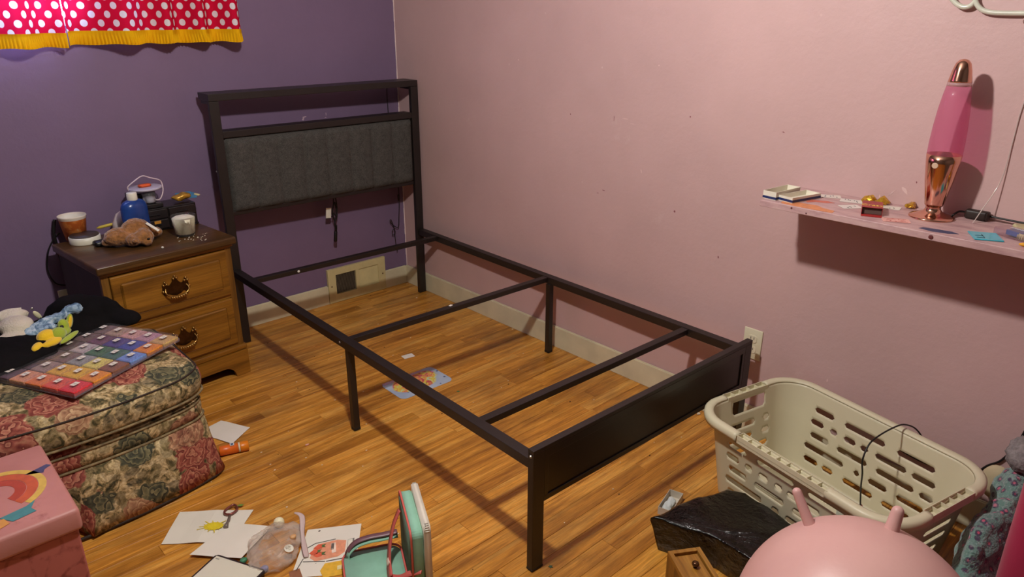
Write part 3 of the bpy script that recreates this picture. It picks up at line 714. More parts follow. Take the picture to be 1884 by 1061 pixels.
obj('print', b, mat('print_red', (178, 78, 74), .6), o)
# red card box, open at the front
t = thing('red_card_box', 'small red printed card box with an open end flap, on the shelf', 'box', (-.150, -2.497, SH + .0006), .38)
M_red = mat('carton_red', (160, 50, 50), .45, var=.25, vs=60)
b = BM(); w, d, h = .026, .040, .022
box(b, -d, d, -w, w, 0, .001); box(b, -d, d, -w, w, h - .001, h); box(b, -d, d, -w, -w + .001, .001, h - .001); box(b, -d, d, w - .001, w, .001, h - .001)
box(b, d - .001, d, -w + .001, w - .001, .001, h - .001)
obj('sleeve', b, M_red, t); obj('flap', box(BM(), -d - .016, -d, -w, w, .0002, .0012), mat('carton_flap', (176, 44, 42), .45), t, label='plain red open flap')
obj('contents', box(BM(), -d + .008, d - .002, -w + .0015, w - .0015, .002, h - .004), mat('carton_inner', (96, 76, 68), .7), t)
tm = text_mesh('Crazy', .024); o = link('lettering', tm, mat('letter_gold', (240, 196, 96), .5), t); o.matrix_local = T3(-.012, 0, h + .0004, 0, 0, -PI / 2)
def foil(label, x, y, r, seed):
    b = BM(); ell(b, (0, 0, r * .45), (r, r * .8, r * .45), 2); jitter(b, r * .5, 1.6 / r, seed)
    for v_ in b.verts: v_.co.z = max(v_.co.z, .0003)
    o = obj('candy_wrapper', b, mat('gold_wrapper', (206, 160, 52), .25, .6, var=.3, vs=120), smooth=False); tag(o, label, 'wrapper'); o.location = (x, y, SH + .0012)
foil('crinkled gold candy wrapper behind the red card box, left one', -.038, -2.445, .020, 1)
foil('shiny gold candy wrapper just right of the red card box', -.040, -2.482, .022, 3)
foil('gold candy wrapper lying alone between the cards and the lava lamp', -.022, -2.555, .018, 5)

# lava lamp
M_cop = NT('rose_gold'); M_cop.b.inputs['Base Color'].default_value = lin((224, 172, 150)); M_cop.set(rough=.12, metal=1.0); M_cop = M_cop.m
t = thing('lava_lamp', 'rose gold lava lamp with pink liquid standing on the wall shelf', 'lamp', (-.083, -2.630, SH))
obj('base', lathe(BM(), [(.056, 0), (.057, .002), (.055, .005), (.040, .010), (.024, .017), (.019, .024), (.018, .030), (.022, .034), (.0235, .040), (.034, .100), (.0405, .150), (.0425, .172), (.0412, .172), (.039, .155), (.001, .150)], 48, cap1=True), M_cop, t, True)
obj('badge', lathe(BM(), [(.008, 0), (.007, .001)], 16, T3(-.0405, .005, .146, 0, -PI / 2 - .12, 0)), mat('badge_cream', (214, 186, 160), .5), t)
T = NT('pink_liquid'); tr = T.n('ShaderNodeBsdfTransparent'); tr.inputs[0].default_value = (.93, .58, .74, 1)
T.b.inputs['Base Color'].default_value = lin((214, 140, 160)); T.set(rough=.35)
m1 = T.n('ShaderNodeMixShader'); m1.inputs[0].default_value = .80; T.l(T.b.outputs[0], m1.inputs[1]); T.l(tr.outputs[0], m1.inputs[2])
gl = T.n('ShaderNodeBsdfGlossy'); gl.inputs['Roughness'].default_value = .05; fz = T.n('ShaderNodeFresnel'); fz.inputs[0].default_value = 1.4
m2 = T.n('ShaderNodeMixShader'); T.l(T.math('MULTIPLY', fz.outputs[0], T.math('SUBTRACT', .6, T.math('MULTIPLY', T.n('ShaderNodeNewGeometry').outputs['Backfacing'], .6))), m2.inputs[0]); T.l(m1.outputs[0], m2.inputs[1]); T.l(gl.outputs[0], m2.inputs[2]); T.l(m2.outputs[0], T.out.inputs[0])
g = obj('glass_vessel', lathe(BM(), [(.0395, .156), (.0418, .172), (.0420, .200), (.0405, .240), (.0372, .285), (.0325, .322), (.0285, .346)], 48, cap0=True, cap1=True), T.m, t, True, label='pink liquid in clear glass')
obj('glass_collar', lathe(BM(), [(.0287, .3465), (.0276, .356)], 40), clear_mat('collar_glass', (232, 205, 205), .05, .7), t, True)
obj('cap', lathe(BM(), [(.0278, .356), (.0268, .360), (.0225, .385), (.0175, .402), (.011, .410), (.002, .413)], 40), M_cop, t, True)
# switch box and black cord
t = thing('inline_switch', 'black inline switch box with cord lying behind the lava lamp', 'switch', (-.020, -2.722, SH))
obj('switch_box', box(BM(), -.012, .012, -.029, .029, .001, .026, .006, 3), mat('dark_plastic', (38, 26, 22), .5), t, True)
b = BM(); tube(b, cr([(-.03, .05, .008), (0, .045, .014), (.006, .03, .014)]), .0028); tube(b, cr([(.006, -.028, .014), (.004, -.06, .013), (.002, -.12, .012), (.0, -.22, .01)]), .0028)
obj('cord', b, M_cable, t, True)
# glass-clear cord running up the wall
b = BM(); tube(b, cr([(-.070, -2.728, SH + .001), (-.050, -2.735, SH + .03), (-.012, -2.755, 1.03), (-.004, -2.758, 1.13), (-.004, -2.760, 1.213), (-.003, -2.772, 1.30), (-.003, -2.79, 1.42)]), .0014, 6)
tag(obj('transparent_cable', b, clear_mat('clear_pvc', (238, 225, 220), .08, .35, .25), smooth=True), 'thin clear cord running up the wall from the shelf', 'cord')
# brass lamp on marble foot at the right edge
t = thing('brass_lamp', 'ornate brass lamp on a pale marble foot, cut by the right image edge', 'lamp', (-.085, -2.890, SH))
obj('marble_foot', prism(BM(), rrect(.062, .062, .012, 4), .0005, .016, T3(0, 0, 0, 0, 0, .35), .003), mat('onyx', (196, 192, 140), .3, var=.25, vs=22), t, True)
M_gold = NT('polished_brass'); M_gold.b.inputs['Base Color'].default_value = lin((214, 176, 72)); M_gold.set(rough=.12, metal=1.0); M_gold = M_gold.m
b = BM(); lathe(b, [(.038, .016), (.040, .020), (.034, .026), (.036, .032), (.024, .040), (.016, .050), (.022, .056), (.018, .062), (.024, .072), (.018, .084), (.010, .092), (.014, .104), (.010, .116), (.016, .14), (.020, .17), (.012, .20), (.008, .25)], 32)
for k in range(10): a = 2 * PI * k / 10; ell(b, (.034 * math.cos(a), .034 * math.sin(a), .030), (.007, .007, .008), 2)
obj('stem', b, M_gold, t, True)
# blue plastic sheet and battery pack
t = thing('blue_plastic_sheet', 'turquoise glossy plastic square with black marks near the shelf front', 'plastic sheet', (-.185, -2.790, SH + .0006), .5)
obj('sheet', box(BM(), -.036, .036, -.032, .032, 0, .003, .001), mat('turquoise_plastic', (60, 176, 196), .15, spec=.7), t)
b = BM()
for q in (-.008, .010): box(b, -.014 + q, -.0125 + q, .006, .024, .0031, .0036); box(b, -.014 + q, .000 + q, .006, .0075, .0031, .0036)
obj('black_marks', b, mat('mark_black', (30, 40, 50), .6), t)
t = thing('clear_case', 'small clear plastic case with a blue label beside the brass lamp', 'case', (-.135, -2.842, SH + .0006), 1.15)
obj('shell', box(BM(), -.044, .044, -.024, .024, 0, .020, .004), clear_mat('case_plastic', (236, 222, 226), .08, .9, .04), t)
obj('label_card', box(BM(), -.024, .020, -.016, .010, .004, .0165, .001), mat('label_blue', (44, 84, 160), .4), t)
tm = text_mesh('ANDOR', .011); o = link('lettering', tm, mat('letter_white', (214, 214, 226), .5), t); o.matrix_local = T3(-.002, -.003, .0208, 0, 0, PI)
tag(obj('orange_crayon', lathe(BM(), [(.002, 0), (.005, .01), (.005, .06), (.004, .062)], 10), mat('crayon_orange', (226, 160, 30), .5), smooth=True), 'orange crayon end at the right image edge of the shelf', 'crayon').matrix_world = T3(-.212, -2.868, SH + .0056, 0, PI / 2, -1.2)

# cloud shaped tube sign, unlit, above the shelf
t = thing('tube_sign', 'unlit white cloud-shaped tube sign on the wall at the top right corner', 'sign', (-.016, -2.70, 1.44))
def arc(cy, cz, r, a0, a1, n=14, r2=None): return [(0, cy + r * math.cos(math.radians(a0 + (a1 - a0) * i / n)), cz + (r2 or r) * math.sin(math.radians(a0 + (a1 - a0) * i / n))) for i in range(n + 1)]
b = BM(); tube(b, arc(-.02, .085, .118, 352, 188 + 0, 20, .085)[::1] if 0 else cr([(0, .098, .055), (0, .093, .028), (0, .078, .010), (0, .055, .002), (0, .02, 0), (0, -.02, .0), (0, -.08, .0), (0, -.14, .004), (0, -.175, .02), (0, -.195, .05)]), .0062)
tube(b, cr([(0, .092, .030), (0, .105, .016), (0, .125, .016), (0, .150, .035), (0, .165, .07), (0, .155, .11), (0, .12, .135)]), .0062)
tube(b, cr([(0, .12, .135), (0, .125, .19), (0, .07, .24), (0, .0, .225), (0, -.04, .20), (0, -.10, .22), (0, -.17, .18), (0, -.19, .12), (0, -.195, .05)]), .0062)
obj('glass_tube', b, mat('neon_tube', (206, 206, 190), .2, spec=.7), t, True)
b = BM(); tube(b, cr([(-.004, -.038, .012), (-.006, -.030, -.004), (-.002, -.022, -.018), (.004, -.030, -.028), (.006, -.045, -.026), (.008, -.07, -.014)]), .0011, 6)
obj('wire', b, clear_mat('wire_clear', (190, 150, 140), .1, .3, .2), t, True)

# ------------------------------------------------------------------ floral ottoman
def floral():
    T = NT('floral_tapestry'); oc = T.coord(); ns_ = T.noise(oc, 7, 4, .6)
    wv = T.n('ShaderNodeVectorMath', operation='MULTIPLY_ADD'); T.l(ns_.outputs['Color'], wv.inputs[0]); wv.inputs[1].default_value = (.09, .09, .09); T.l(oc, wv.inputs[2])
    fo = T.noise(oc, 26, 6, .62, 1.6); fo2 = T.noise(oc, 70, 4, .6, .8)
    base = T.ramp(fo.outputs[0], [(.32, lin((62, 62, 46))), (.39, lin((100, 94, 66))), (.45, lin((158, 138, 98))), (.51, lin((200, 178, 134))), (.60, lin((218, 200, 160)))])
    base = T.mix(.45, base, T.ramp(fo2.outputs[0], [(.40, (.45, .42, .38, 1)), (.60, (1.1, 1.08, 1.05, 1))]), 'MULTIPLY')
    # small olive and slate leaves
    v2 = T.n('ShaderNodeTexVoronoi'); v2.inputs['Scale'].default_value = 30; T.l(wv.outputs[0], v2.inputs['Vector'])
    s2 = T.n('ShaderNodeSeparateColor'); T.l(v2.outputs['Color'], s2.inputs[0])
    leafc = T.ramp(s2.outputs[0], [(.0, lin((66, 66, 46))), (.3, lin((96, 92, 60))), (.55, lin((62, 66, 66))), (.8, lin((120, 110, 74)))], 'CONSTANT')
    leafc = T.mix(.5, leafc, T.ramp(v2.outputs['Distance'], [(.0, (1, 1, 1, 1)), (.45, (.35, .35, .35, 1))]), 'MULTIPLY')
    lm = T.math('MULTIPLY', T.ramp(v2.outputs['Distance'], [(.52, (1, 1, 1, 1)), (.60, (0, 0, 0, 1))]), T.ramp(s2.outputs[1], [(.24, (0, 0, 0, 1)), (.26, (1, 1, 1, 1))]))
    col = T.mix(T.math('MULTIPLY', lm, .5), base, leafc)
    # big roses with ringed petals
    v1 = T.n('ShaderNodeTexVoronoi'); v1.inputs['Scale'].default_value = 8.5; v1.inputs['Randomness'].default_value = 1.0; T.l(wv.outputs[0], v1.inputs['Vector'])
    s1 = T.n('ShaderNodeSeparateColor'); T.l(v1.outputs['Color'], s1.inputs[0])
    vp = T.n('ShaderNodeTexVoronoi'); vp.inputs['Scale'].default_value = 46; T.l(wv.outputs[0], vp.inputs['Vector'])
    ring = T.math('FRACT', T.math('ADD', T.math('MULTIPLY', v1.outputs['Distance'], 7.0), T.math('MULTIPLY', vp.outputs['Distance'], 1.5)))
    red = T.ramp(ring, [(0, lin((112, 50, 48))), (.5, lin((164, 92, 80))), (1, lin((200, 142, 116)))])
    pnk = T.ramp(ring, [(0, lin((140, 98, 76))), (.5, lin((182, 140, 110))), (1, lin((206, 176, 138)))])
    gry = T.ramp(ring, [(0, lin((54, 56, 50))), (.5, lin((92, 92, 72))), (1, lin((140, 132, 98)))])
    rc = T.mix(T.ramp(s1.outputs[0], [(.45, (0, 0, 0, 1)), (.46, (1, 1, 1, 1))]), red, pnk)
    rc = T.mix(T.ramp(s1.outputs[0], [(.72, (0, 0, 0, 1)), (.73, (1, 1, 1, 1))]), rc, gry)
    rm = T.ramp(T.math('ADD', v1.outputs['Distance'], T.math('MULTIPLY', vp.outputs['Distance'], .12)), [(.58, (1, 1, 1, 1)), (.61, (0, 0, 0, 1))])
    pick = T.ramp(s1.outputs[1], [(.06, (0, 0, 0, 1)), (.08, (1, 1, 1, 1))])
    col = T.mix(T.math('MULTIPLY', rm, pick), col, rc)
    col = T.mix(.5, col, T.ramp(fo2.outputs[0], [(.38, (.55, .50, .46, 1)), (.62, (1.1, 1.1, 1.1, 1))]), 'MULTIPLY')
    col = T.mix(1, col, (.94, .92, .88, 1), 'MULTIPLY')
    T.l(col, T.b.inputs['Base Color']); T.bump(T.noise(oc, 400, 2).outputs[0], .3, .0008); T.set(rough=.85, spec=.2); return T.m
M_flo = floral()
OC = [(-2.36, -.62), (-2.36, -1.075), (-1.530, -1.095), (-1.535, -.60)]   # BL, F, R, BR footprint
ocx = sum(p[0] for p in OC) / 4; ocy = sum(p[1] for p in OC) / 4
def qring(bm, s, z, rad=.18, n=7, bow=0, pleat=0):
    out = []
    for u, v in rrect(.5, .5, rad, n):
        # denser edges
        out.append((u, v))
    full = []
    m = len(out)
    for i in range(m):
        a, c = out[i], out[(i + 1) % m]; k = 36 if math.hypot(a[0] - c[0], a[1] - c[1]) > .2 else 1
        for q in range(k): full.append((a[0] + (c[0] - a[0]) * q / k, a[1] + (c[1] - a[1]) * q / k))
    vs = []
    for u, v in full:
        uu = .5 + u * s * (1 + .4 * bow * (.25 - v * v)); vv = .5 + v * s * (1 + (1.1 if v < 0 else .1) * (.25 - u * u))
        BL, F, R_, BR = [Vector(p) for p in OC]
        p = (F * (1 - uu) + R_ * uu) * (1 - vv) + (BL * (1 - uu) + BR * uu) * vv
        if pleat and v < -.35:
            if p.x < -1.962: p.y += pleat * max(0, 1 - (-1.962 - p.x) / .16)
            elif p.x < -1.90: p.y -= pleat * .35 * (1 - (p.x + 1.962) / .062)
        vs.append(bm.verts.new((p.x - ocx, p.y - ocy, z)))
    return vs
def loft(bm, rings, cap=True, capb=True):
    n = len(rings[0])
    for a, c in zip(rings, rings[1:]):
        for i in range(n): bm.faces.new((a[i], a[(i + 1) % n], c[(i + 1) % n], c[i]))
    if cap: bm.faces.new(rings[-1])
    if capb: bm.faces.new(rings[0][::-1])
ott = thing('floral_ottoman', 'large upholstered ottoman in faded rose tapestry fabric beside the nightstand', 'ottoman', (ocx, ocy, 0))
b = BM(); loft(b, [qring(b, 1.03, .012, .06, bow=.05, pleat=.045), qring(b, 1.01, .05, .06, bow=.04, pleat=.038), qring(b, .98, .14, .07, bow=.04, pleat=.02), qring(b, .958, .222, .08, bow=.05)]); jitter(b, .004, 9); obj('skirt', b, M_flo, ott, True)
b = BM(); loft(b, [qring(b, .945, .215, .08, bow=.05), qring(b, .955, .245, .09, bow=.08), qring(b, .955, .262, .09, bow=.09), qring(b, .925, .280, .09, bow=.08), qring(b, .86, .284, .09, bow=.06), qring(b, .84, .296, .09, bow=.06)]); obj('upholstered_base', b, M_flo, ott, True)
b = BM(); loft(b, [qring(b, .84, .2965, .10, bow=.06), qring(b, .965, .302, .11, bow=.09), qring(b, .985, .318, .12, bow=.11), qring(b, .995, .345, .13, bow=.12), qring(b, .985, .368, .13, bow=.12), qring(b, .95, .388, .13, bow=.10), qring(b, .86, .404, .14, bow=.08), qring(b, .6, .416, .15), qring(b, .3, .420, .18), qring(b, .05, .421, .2)]); obj('cushion', b, M_flo, ott, True)
M_pipe = mat('piping_cloth', (124, 106, 74), .8, var=.5, vs=60); M_dk = mat('dark_welt', (46, 34, 26), .8, var=.3)
def piping(name, s, z, r, m, rad, bow):
    b = BM(); tmp = BM(); vs = qring(tmp, s, z, rad, bow=bow); pts = [v.co.copy() for v in vs]; tmp.free(); tube(b, pts, r, 6, True); obj(name, b, m, ott, True)
piping('skirt_piping', .957, .222, .004, M_pipe, .08, .05); piping('base_piping', .950, .272, .0036, M_pipe, .09, .08)
piping('cushion_piping', .982, .304, .004, M_pipe, .11, .10); piping('top_welt', .970, .381, .0028, M_dk, .13, .11); piping('hem', 1.02, .010, .005, M_dk, .06, .05)

# craft case of coloured beads on the ottoman
CA, CB, CC, CD = Vector((-1.681, -.63)), Vector((-1.545, -.92)), Vector((-1.911, -1.135)), Vector((-2.040, -.80))
cz = .4235; cen = (CA + CB + CC + CD) / 4
u_ = ((CB - CC) + (CA - CD)).normalized(); v_ = Vector((-u_.y, u_.x))   # u along the length toward the wall, v toward the back
cs = thing('bead_case', 'clear flat organizer case of small boxes filled with coloured beads on the ottoman', 'craft case', (cen.x, cen.y, cz), math.atan2(u_.y, u_.x))
CL, CWd = .405, .315
M_case = clear_mat('case_clear', (240, 232, 238), .06, .9, .03, 1.35)
b = BM(); box(b, -CL / 2, CL / 2, -CWd / 2, CWd / 2, 0, .002); 
for (x0, x1, y0, y1) in ((-CL / 2, CL / 2, -CWd / 2, -CWd / 2 + .002), (-CL / 2, CL / 2, CWd / 2 - .002, CWd / 2), (-CL / 2, -CL / 2 + .002, -CWd / 2, CWd / 2), (CL / 2 - .002, CL / 2, -CWd / 2, CWd / 2)): box(b, x0, x1, y0, y1, .002, .012)
obj('tray', b, M_case, cs)
colors = [[(120, 104, 96), (170, 150, 128), (196, 158, 146), (176, 140, 150), (190, 160, 96)],
          [(112, 92, 82), (110, 76, 92), (74, 66, 128), (56, 76, 150), (214, 130, 44)],
          [(86, 66, 62), (176, 172, 164), (60, 110, 74), (58, 108, 92), (104, 140, 196)],
          [(92, 82, 78), (120, 104, 92), (140, 148, 140), (214, 200, 100), (128, 84, 60)],
          [(72, 58, 58), (150, 134, 120), (214, 168, 60), (226, 172, 50), (222, 136, 40)],
          [(84, 68, 70), (212, 150, 110), (222, 120, 60), (218, 84, 60), (206, 48, 56)]]
bw, bd_ = CL / 6, CWd / 5
M_lid = clear_mat('box_lid_clear', (250, 247, 250), .05, .97, .0, 1.3)
M_lab = mat('label_paper', (226, 220, 208), .6)
M_ink = mat('label_ink', (90, 80, 80), .7)
lidme = None
for i in range(6):
    for j in range(5):
        x = CL / 2 - bw * (i + .5); yy = CWd / 2 - bd_ * (j + .5)
        rgb = colors[i][j]
        g = BM(); box(g, -bw / 2 + .002, bw / 2 - .002, -bd_ / 2 + .002, bd_ / 2 - .002, .003, .017, .002)
        o = obj('bead_box', g, mat('beads_%d%d' % (i, j), tuple(min(255, int(v * 1.1)) for v in rgb), .45, var=.35, vs=240, bs=.8, bscale=260, bd=.003), cs); o.location = (x, yy, 0)
        g = BM(); box(g, -bw / 2 + .001, bw / 2 - .001, -bd_ / 2 + .001, bd_ / 2 - .001, .0175, .024, .001)
        box(g, -.006, .006, bd_ / 2 - .006, bd_ / 2 - .002, .024, .028, .001)
        obj('lid', g, M_lid, o)
        g = BM(); box(g, -.011, .011, -.008, .008, .0242, .0246); obj('number_label', g, M_lab, o)
        if True:
            g = BM(); box(g, -.004, .004, -.0035, -.0022, .0247, .0249); box(g, -.003, .003, .0015, .003, .0247, .0249); obj('number', g, M_ink, o)

# black hoodie heap and things on it
M_blkcloth = mat('black_cloth', (19, 17, 18), .95, var=.3, vs=8, bs=.5, bscale=24, bd=.01, spec=.1)
b = BM(); ell(b, (-1.83, -.60, .42), (.24, .10, .075)); ell(b, (-1.735, -.585, .465), (.13, .065, .075), rot=rot(z=-.1, y=.15)); ell(b, (-2.02, -.70, .445), (.18, .14, .055)); ell(b, (-1.635, -.640, .425), (.065, .05, .052)); ell(b, (-2.08, -.60, .40), (.2, .12, .1)); ell(b, (-2.08, -.80, .43), (.09, .06, .03))
for v2 in b.verts: v2.co.z = max(v2.co.z, .426)
o = obj('black_hoodie', b, M_blkcloth); remesh(o, .008, 5, (.035, .09)); tag(o, 'black hoodie heaped on the back of the floral ottoman', 'hoodie')
HZ = .50
# white knitted sock / cuff
t = thing('white_knit_sock', 'white ribbed knit sock folded on the black hoodie, at the left image edge', 'sock', (-1.935, -.595, .468), .1)
b = BM(); ell(b, (0, -.02, .030), (.050, .055, .030)); ell(b, (.012, .045, .040), (.048, .024, .022)); ell(b, (-.03, -.07, .012), (.05, .03, .018)); o = obj('knit', b, mat('white_knit', (206, 196, 176), .95, var=.1, bs=.9, bscale=170, bd=.004), t); remesh(o, .005, 8)
b = BM(); tube(b, cr([(-.035, .050, .042), (0, .056, .050), (.04, .050, .046)]), .016); obj('cuff', b, mat('white_knit', (206, 196, 176), .95), t, True)
# blue tie-dye cloth
t = thing('blue_tie_dye_cloth', 'pale blue tie-dyed cloth twisted across the black hoodie', 'cloth', (-1.85, -.625, .470))
T = NT('tie_dye'); oc = T.coord(); T.l(T.ramp(T.noise(oc, 34, 3, .6, 1.5).outputs[0], [(.36, lin((70, 96, 122))), (.48, lin((134, 160, 182))), (.62, lin((190, 204, 214)))]), T.b.inputs['Base Color']); T.bump(T.noise(oc, 60, 3).outputs[0], .5, .004); T.set(rough=.9)
b = BM(); tube(b, cr([(-.07, -.045, .016), (-.045, -.035, .022), (-.02, -.022, .026), (.01, -.018, .028), (.04, -.012, .032), (.062, -.002, .038), (.082, .004, .042)]), [.012] * 12 + [.017] * 12 + [.013] * 13, 10)
ell(b, (.085, .004, .044), (.030, .022, .022)); ell(b, (-.02, -.045, .018), (.035, .02, .012)); ell(b, (-.055, -.045, .012), (.025, .02, .012)); jitter(b, .007, 60)
o = obj('fabric', b, T.m, t); remesh(o, .004, 3, (.008, .012))
t = thing('cream_tag', 'small cream oval tag with a black dot on the hoodie, above the blue cloth', 'tag', (-1.862, -.560, .498), 0)
o = obj('tag_oval', ell(BM(), (0, 0, 0), (.008, .004, .021), 3, rot(x=.3, y=-.5)), mat('tag_cream', (240, 232, 190), .4), t, True)
obj('black_dot', ell(BM(), (.007, -.004, -.012), (.003, .002, .003), 2), mat('dot_black', (20, 20, 20), .4), t); obj('clasp', ell(BM(), (-.010, 0, .026), (.004, .003, .005), 2), M_bolt, t)
# yellow and green plush toy
t = thing('yellow_green_plush', 'small yellow and lime green plush toy lying in front of the black hoodie', 'plush toy', (-1.852, -.716, .458), .55)
M_py = mat('plush_yellow', (236, 192, 24), .9, var=.08, bs=.4, bscale=200, sheen=.5); M_pg = mat('plush_green', (158, 176, 46), .9, var=.1, bs=.4, bscale=200, sheen=.5)
b = BM(); ell(b, (-.025, .004, .022), (.032, .024, .022)); ell(b, (-.072, -.010, .010), (.032, .015, .013), rot=rot(z=.35)); ell(b, (-.036, -.026, .010), (.036, .016, .012), rot=rot(z=.0)); o = obj('yellow_body', b, M_py, t); remesh(o, .003, 3)
b = BM(); ell(b, (.004, -.012, .020), (.026, .020, .022)); ell(b, (.044, .006, .030), (.018, .015, .022)); ell(b, (.030, -.008, .014), (.026, .012, .013)); ell(b, (.070, .006, .034), (.011, .009, .026), rot=rot(y=.35)); o = obj('green_head', b, M_pg, t); remesh(o, .003, 2)
obj('yellow_ear_lining', ell(BM(), (.064, -.003, .036), (.007, .004, .020), 3, rot(y=.35)), M_py, t, True)
b = BM(); ell(b, (.022, -.034, .004), (.05, .011, .007), rot=rot(z=.28)); obj('green_tail', b, M_pg, t, True)
obj('dark_eye', ell(BM(), (.024, -.010, .036), (.006, .006, .006), 2), mat('dot_black', (20, 20, 20), .4), t)

# ------------------------------------------------------------------ pink fabric storage box
T = NT('pink_vinyl'); oc = T.coord()
c1 = T.ramp(T.noise(oc, 5, 4).outputs[0], [(.3, lin((176, 116, 110))), (.7, lin((196, 134, 126)))])
st = T.noise(T.map(oc, (1, 1, 1), (.3, .1, 0)), 13, 6, .72); c1 = T.mix(T.ramp(st.outputs[0], [(.60, (0, 0, 0, 1)), (.74, (.6, .6, .6, 1))]), c1, lin((122, 48, 42)))
T.l(c1, T.b.inputs['Base Color']); T.bump(T.noise(oc, 50, 4).outputs[0], .3, .002); T.set(rough=.5); M_pv = T.m
T = NT('pink_vinyl_printed'); oc = T.coord()
c1 = T.ramp(T.noise(oc, 8, 4).outputs[0], [(.3, lin((168, 92, 86))), (.7, lin((186, 106, 98)))])
vo = T.n('ShaderNodeTexVoronoi', feature='DISTANCE_TO_EDGE'); vo.inputs['Scale'].default_value = 16; T.l(oc, vo.inputs['Vector'])
nn = T.noise(oc, 22, 5, .7); msk = T.math('MULTIPLY', T.ramp(vo.outputs[0], [(.03, (1, 1, 1, 1)), (.07, (0, 0, 0, 1))]), T.ramp(nn.outputs[0], [(.45, (0, 0, 0, 1)), (.6, (.8, .8, .8, 1))]))
c1 = T.mix(msk, c1, lin((128, 58, 56))); c1 = T.mix(T.ramp(T.noise(oc, 11, 3).outputs[0], [(.66, (0, 0, 0, 1)), (.70, (.8, .8, .8, 1))]), c1, lin((104, 44, 42)))
T.l(c1, T.b.inputs['Base Color']); T.set(rough=.55); M_pv2 = T.m
pb = thing('pink_storage_box', 'worn pink storage ottoman box with a printed rainbow on its lid, lower left corner', 'storage box', (-2.205, -1.395, 0), 0)
PX, PY, PZ = .190, .183, .380
b = BM(); box(b, -PX, PX, -PY, PY, PZ - .058, PZ, .010, 3); obj('lid', b, M_pv, pb, True)
b = BM(); box(b, -PX + .010, PX - .010, -PY + .010, PY - .010, .002, PZ - .058, .004); obj('box_body', b, M_pv2, pb)
# lid print: rainbow arcs and blobs (flat)
def flat(name, poly, z, rgb, parent, th=.0004):
    return obj(name, prism(BM(), poly, z, z + th), mat('flat_%d_%d_%d' % rgb, rgb, .5, var=.12, vs=70), parent)
def arcpoly(cx, cy, r0, r1, a0, a1, n=16, sx=1, sy=1):
    o_ = [(cx + sx * r1 * math.cos(math.radians(a0 + (a1 - a0) * i / n)), cy + sy * r1 * math.sin(math.radians(a0 + (a1 - a0) * i / n))) for i in range(n + 1)]
    i_ = [(cx + sx * r0 * math.cos(math.radians(a1 + (a0 - a1) * i / n)), cy + sy * r0 * math.sin(math.radians(a1 + (a0 - a1) * i / n))) for i in range(n + 1)]
    return o_ + i_
pc = obj('lid_print', prism(BM(), arcpoly(.055, .015, .062, .074, -60, 100), PZ + .0003, PZ + .0007), mat('flat_gold', (214, 178, 84), .5, var=.12, vs=70), pb)
flat('print_band', arcpoly(.055, .015, .044, .061, -65, 120), PZ + .0003, (198, 92, 56), pc); flat('print_band', arcpoly(.055, .015, .026, .043, -65, 130), PZ + .0003, (178, 72, 50), pc)
flat('print_band', arcpoly(-.02, .060, .06, .078, 60, 120), PZ + .0009, (60, 74, 130), pc); flat('print_band', arcpoly(-.02, .045, .05, .066, 50, 130), PZ + .0009, (84, 128, 112), pc)
flat('print_patch', [(.045, -.062), (.085, -.055), (.100, -.045), (.090, -.066), (.095, -.080), (.060, -.086)], PZ + .0009, (70, 134, 138), pc)
flat('print_patch', [(-.05, -.08), (.0, -.062), (.030, -.060), (.026, -.090), (-.02, -.110), (-.06, -.105)], PZ + .0003, (140, 146, 76), pc)
flat('print_patch', [(.026, -.075), (.05, -.068), (.055, -.088), (.030, -.098)], PZ + .0012, (208, 146, 70), pc)
flat('print_field', [(.025 * math.cos(a) * 2.6 + -.02, .045 * math.sin(a) + .004) for a in [2 * PI * i / 24 for i in range(24)]], PZ + .0012, (218, 190, 140), pc)
pc.scale = (1.35, 1.35, 1); pc.location = (-.012, -.020, 0)
flat('print_mark', [(.102, .050), (.140, .062), (.146, .054), (.134, .046), (.130, .036), (.122, .040)], PZ + .0003, (70, 74, 110), pc)

# ------------------------------------------------------------------ laundry basket
BL_, BWi, BHt = .66, .425, .290
bk = thing('laundry_basket', 'off-white plastic laundry basket with slotted sides against the pink wall', 'laundry basket', (-.322, -2.572, 0), math.atan2(-.965, -.215))
M_bsk = mat('basket_plastic', (214, 206, 176), .42, var=.04, vs=6, spec=.5)
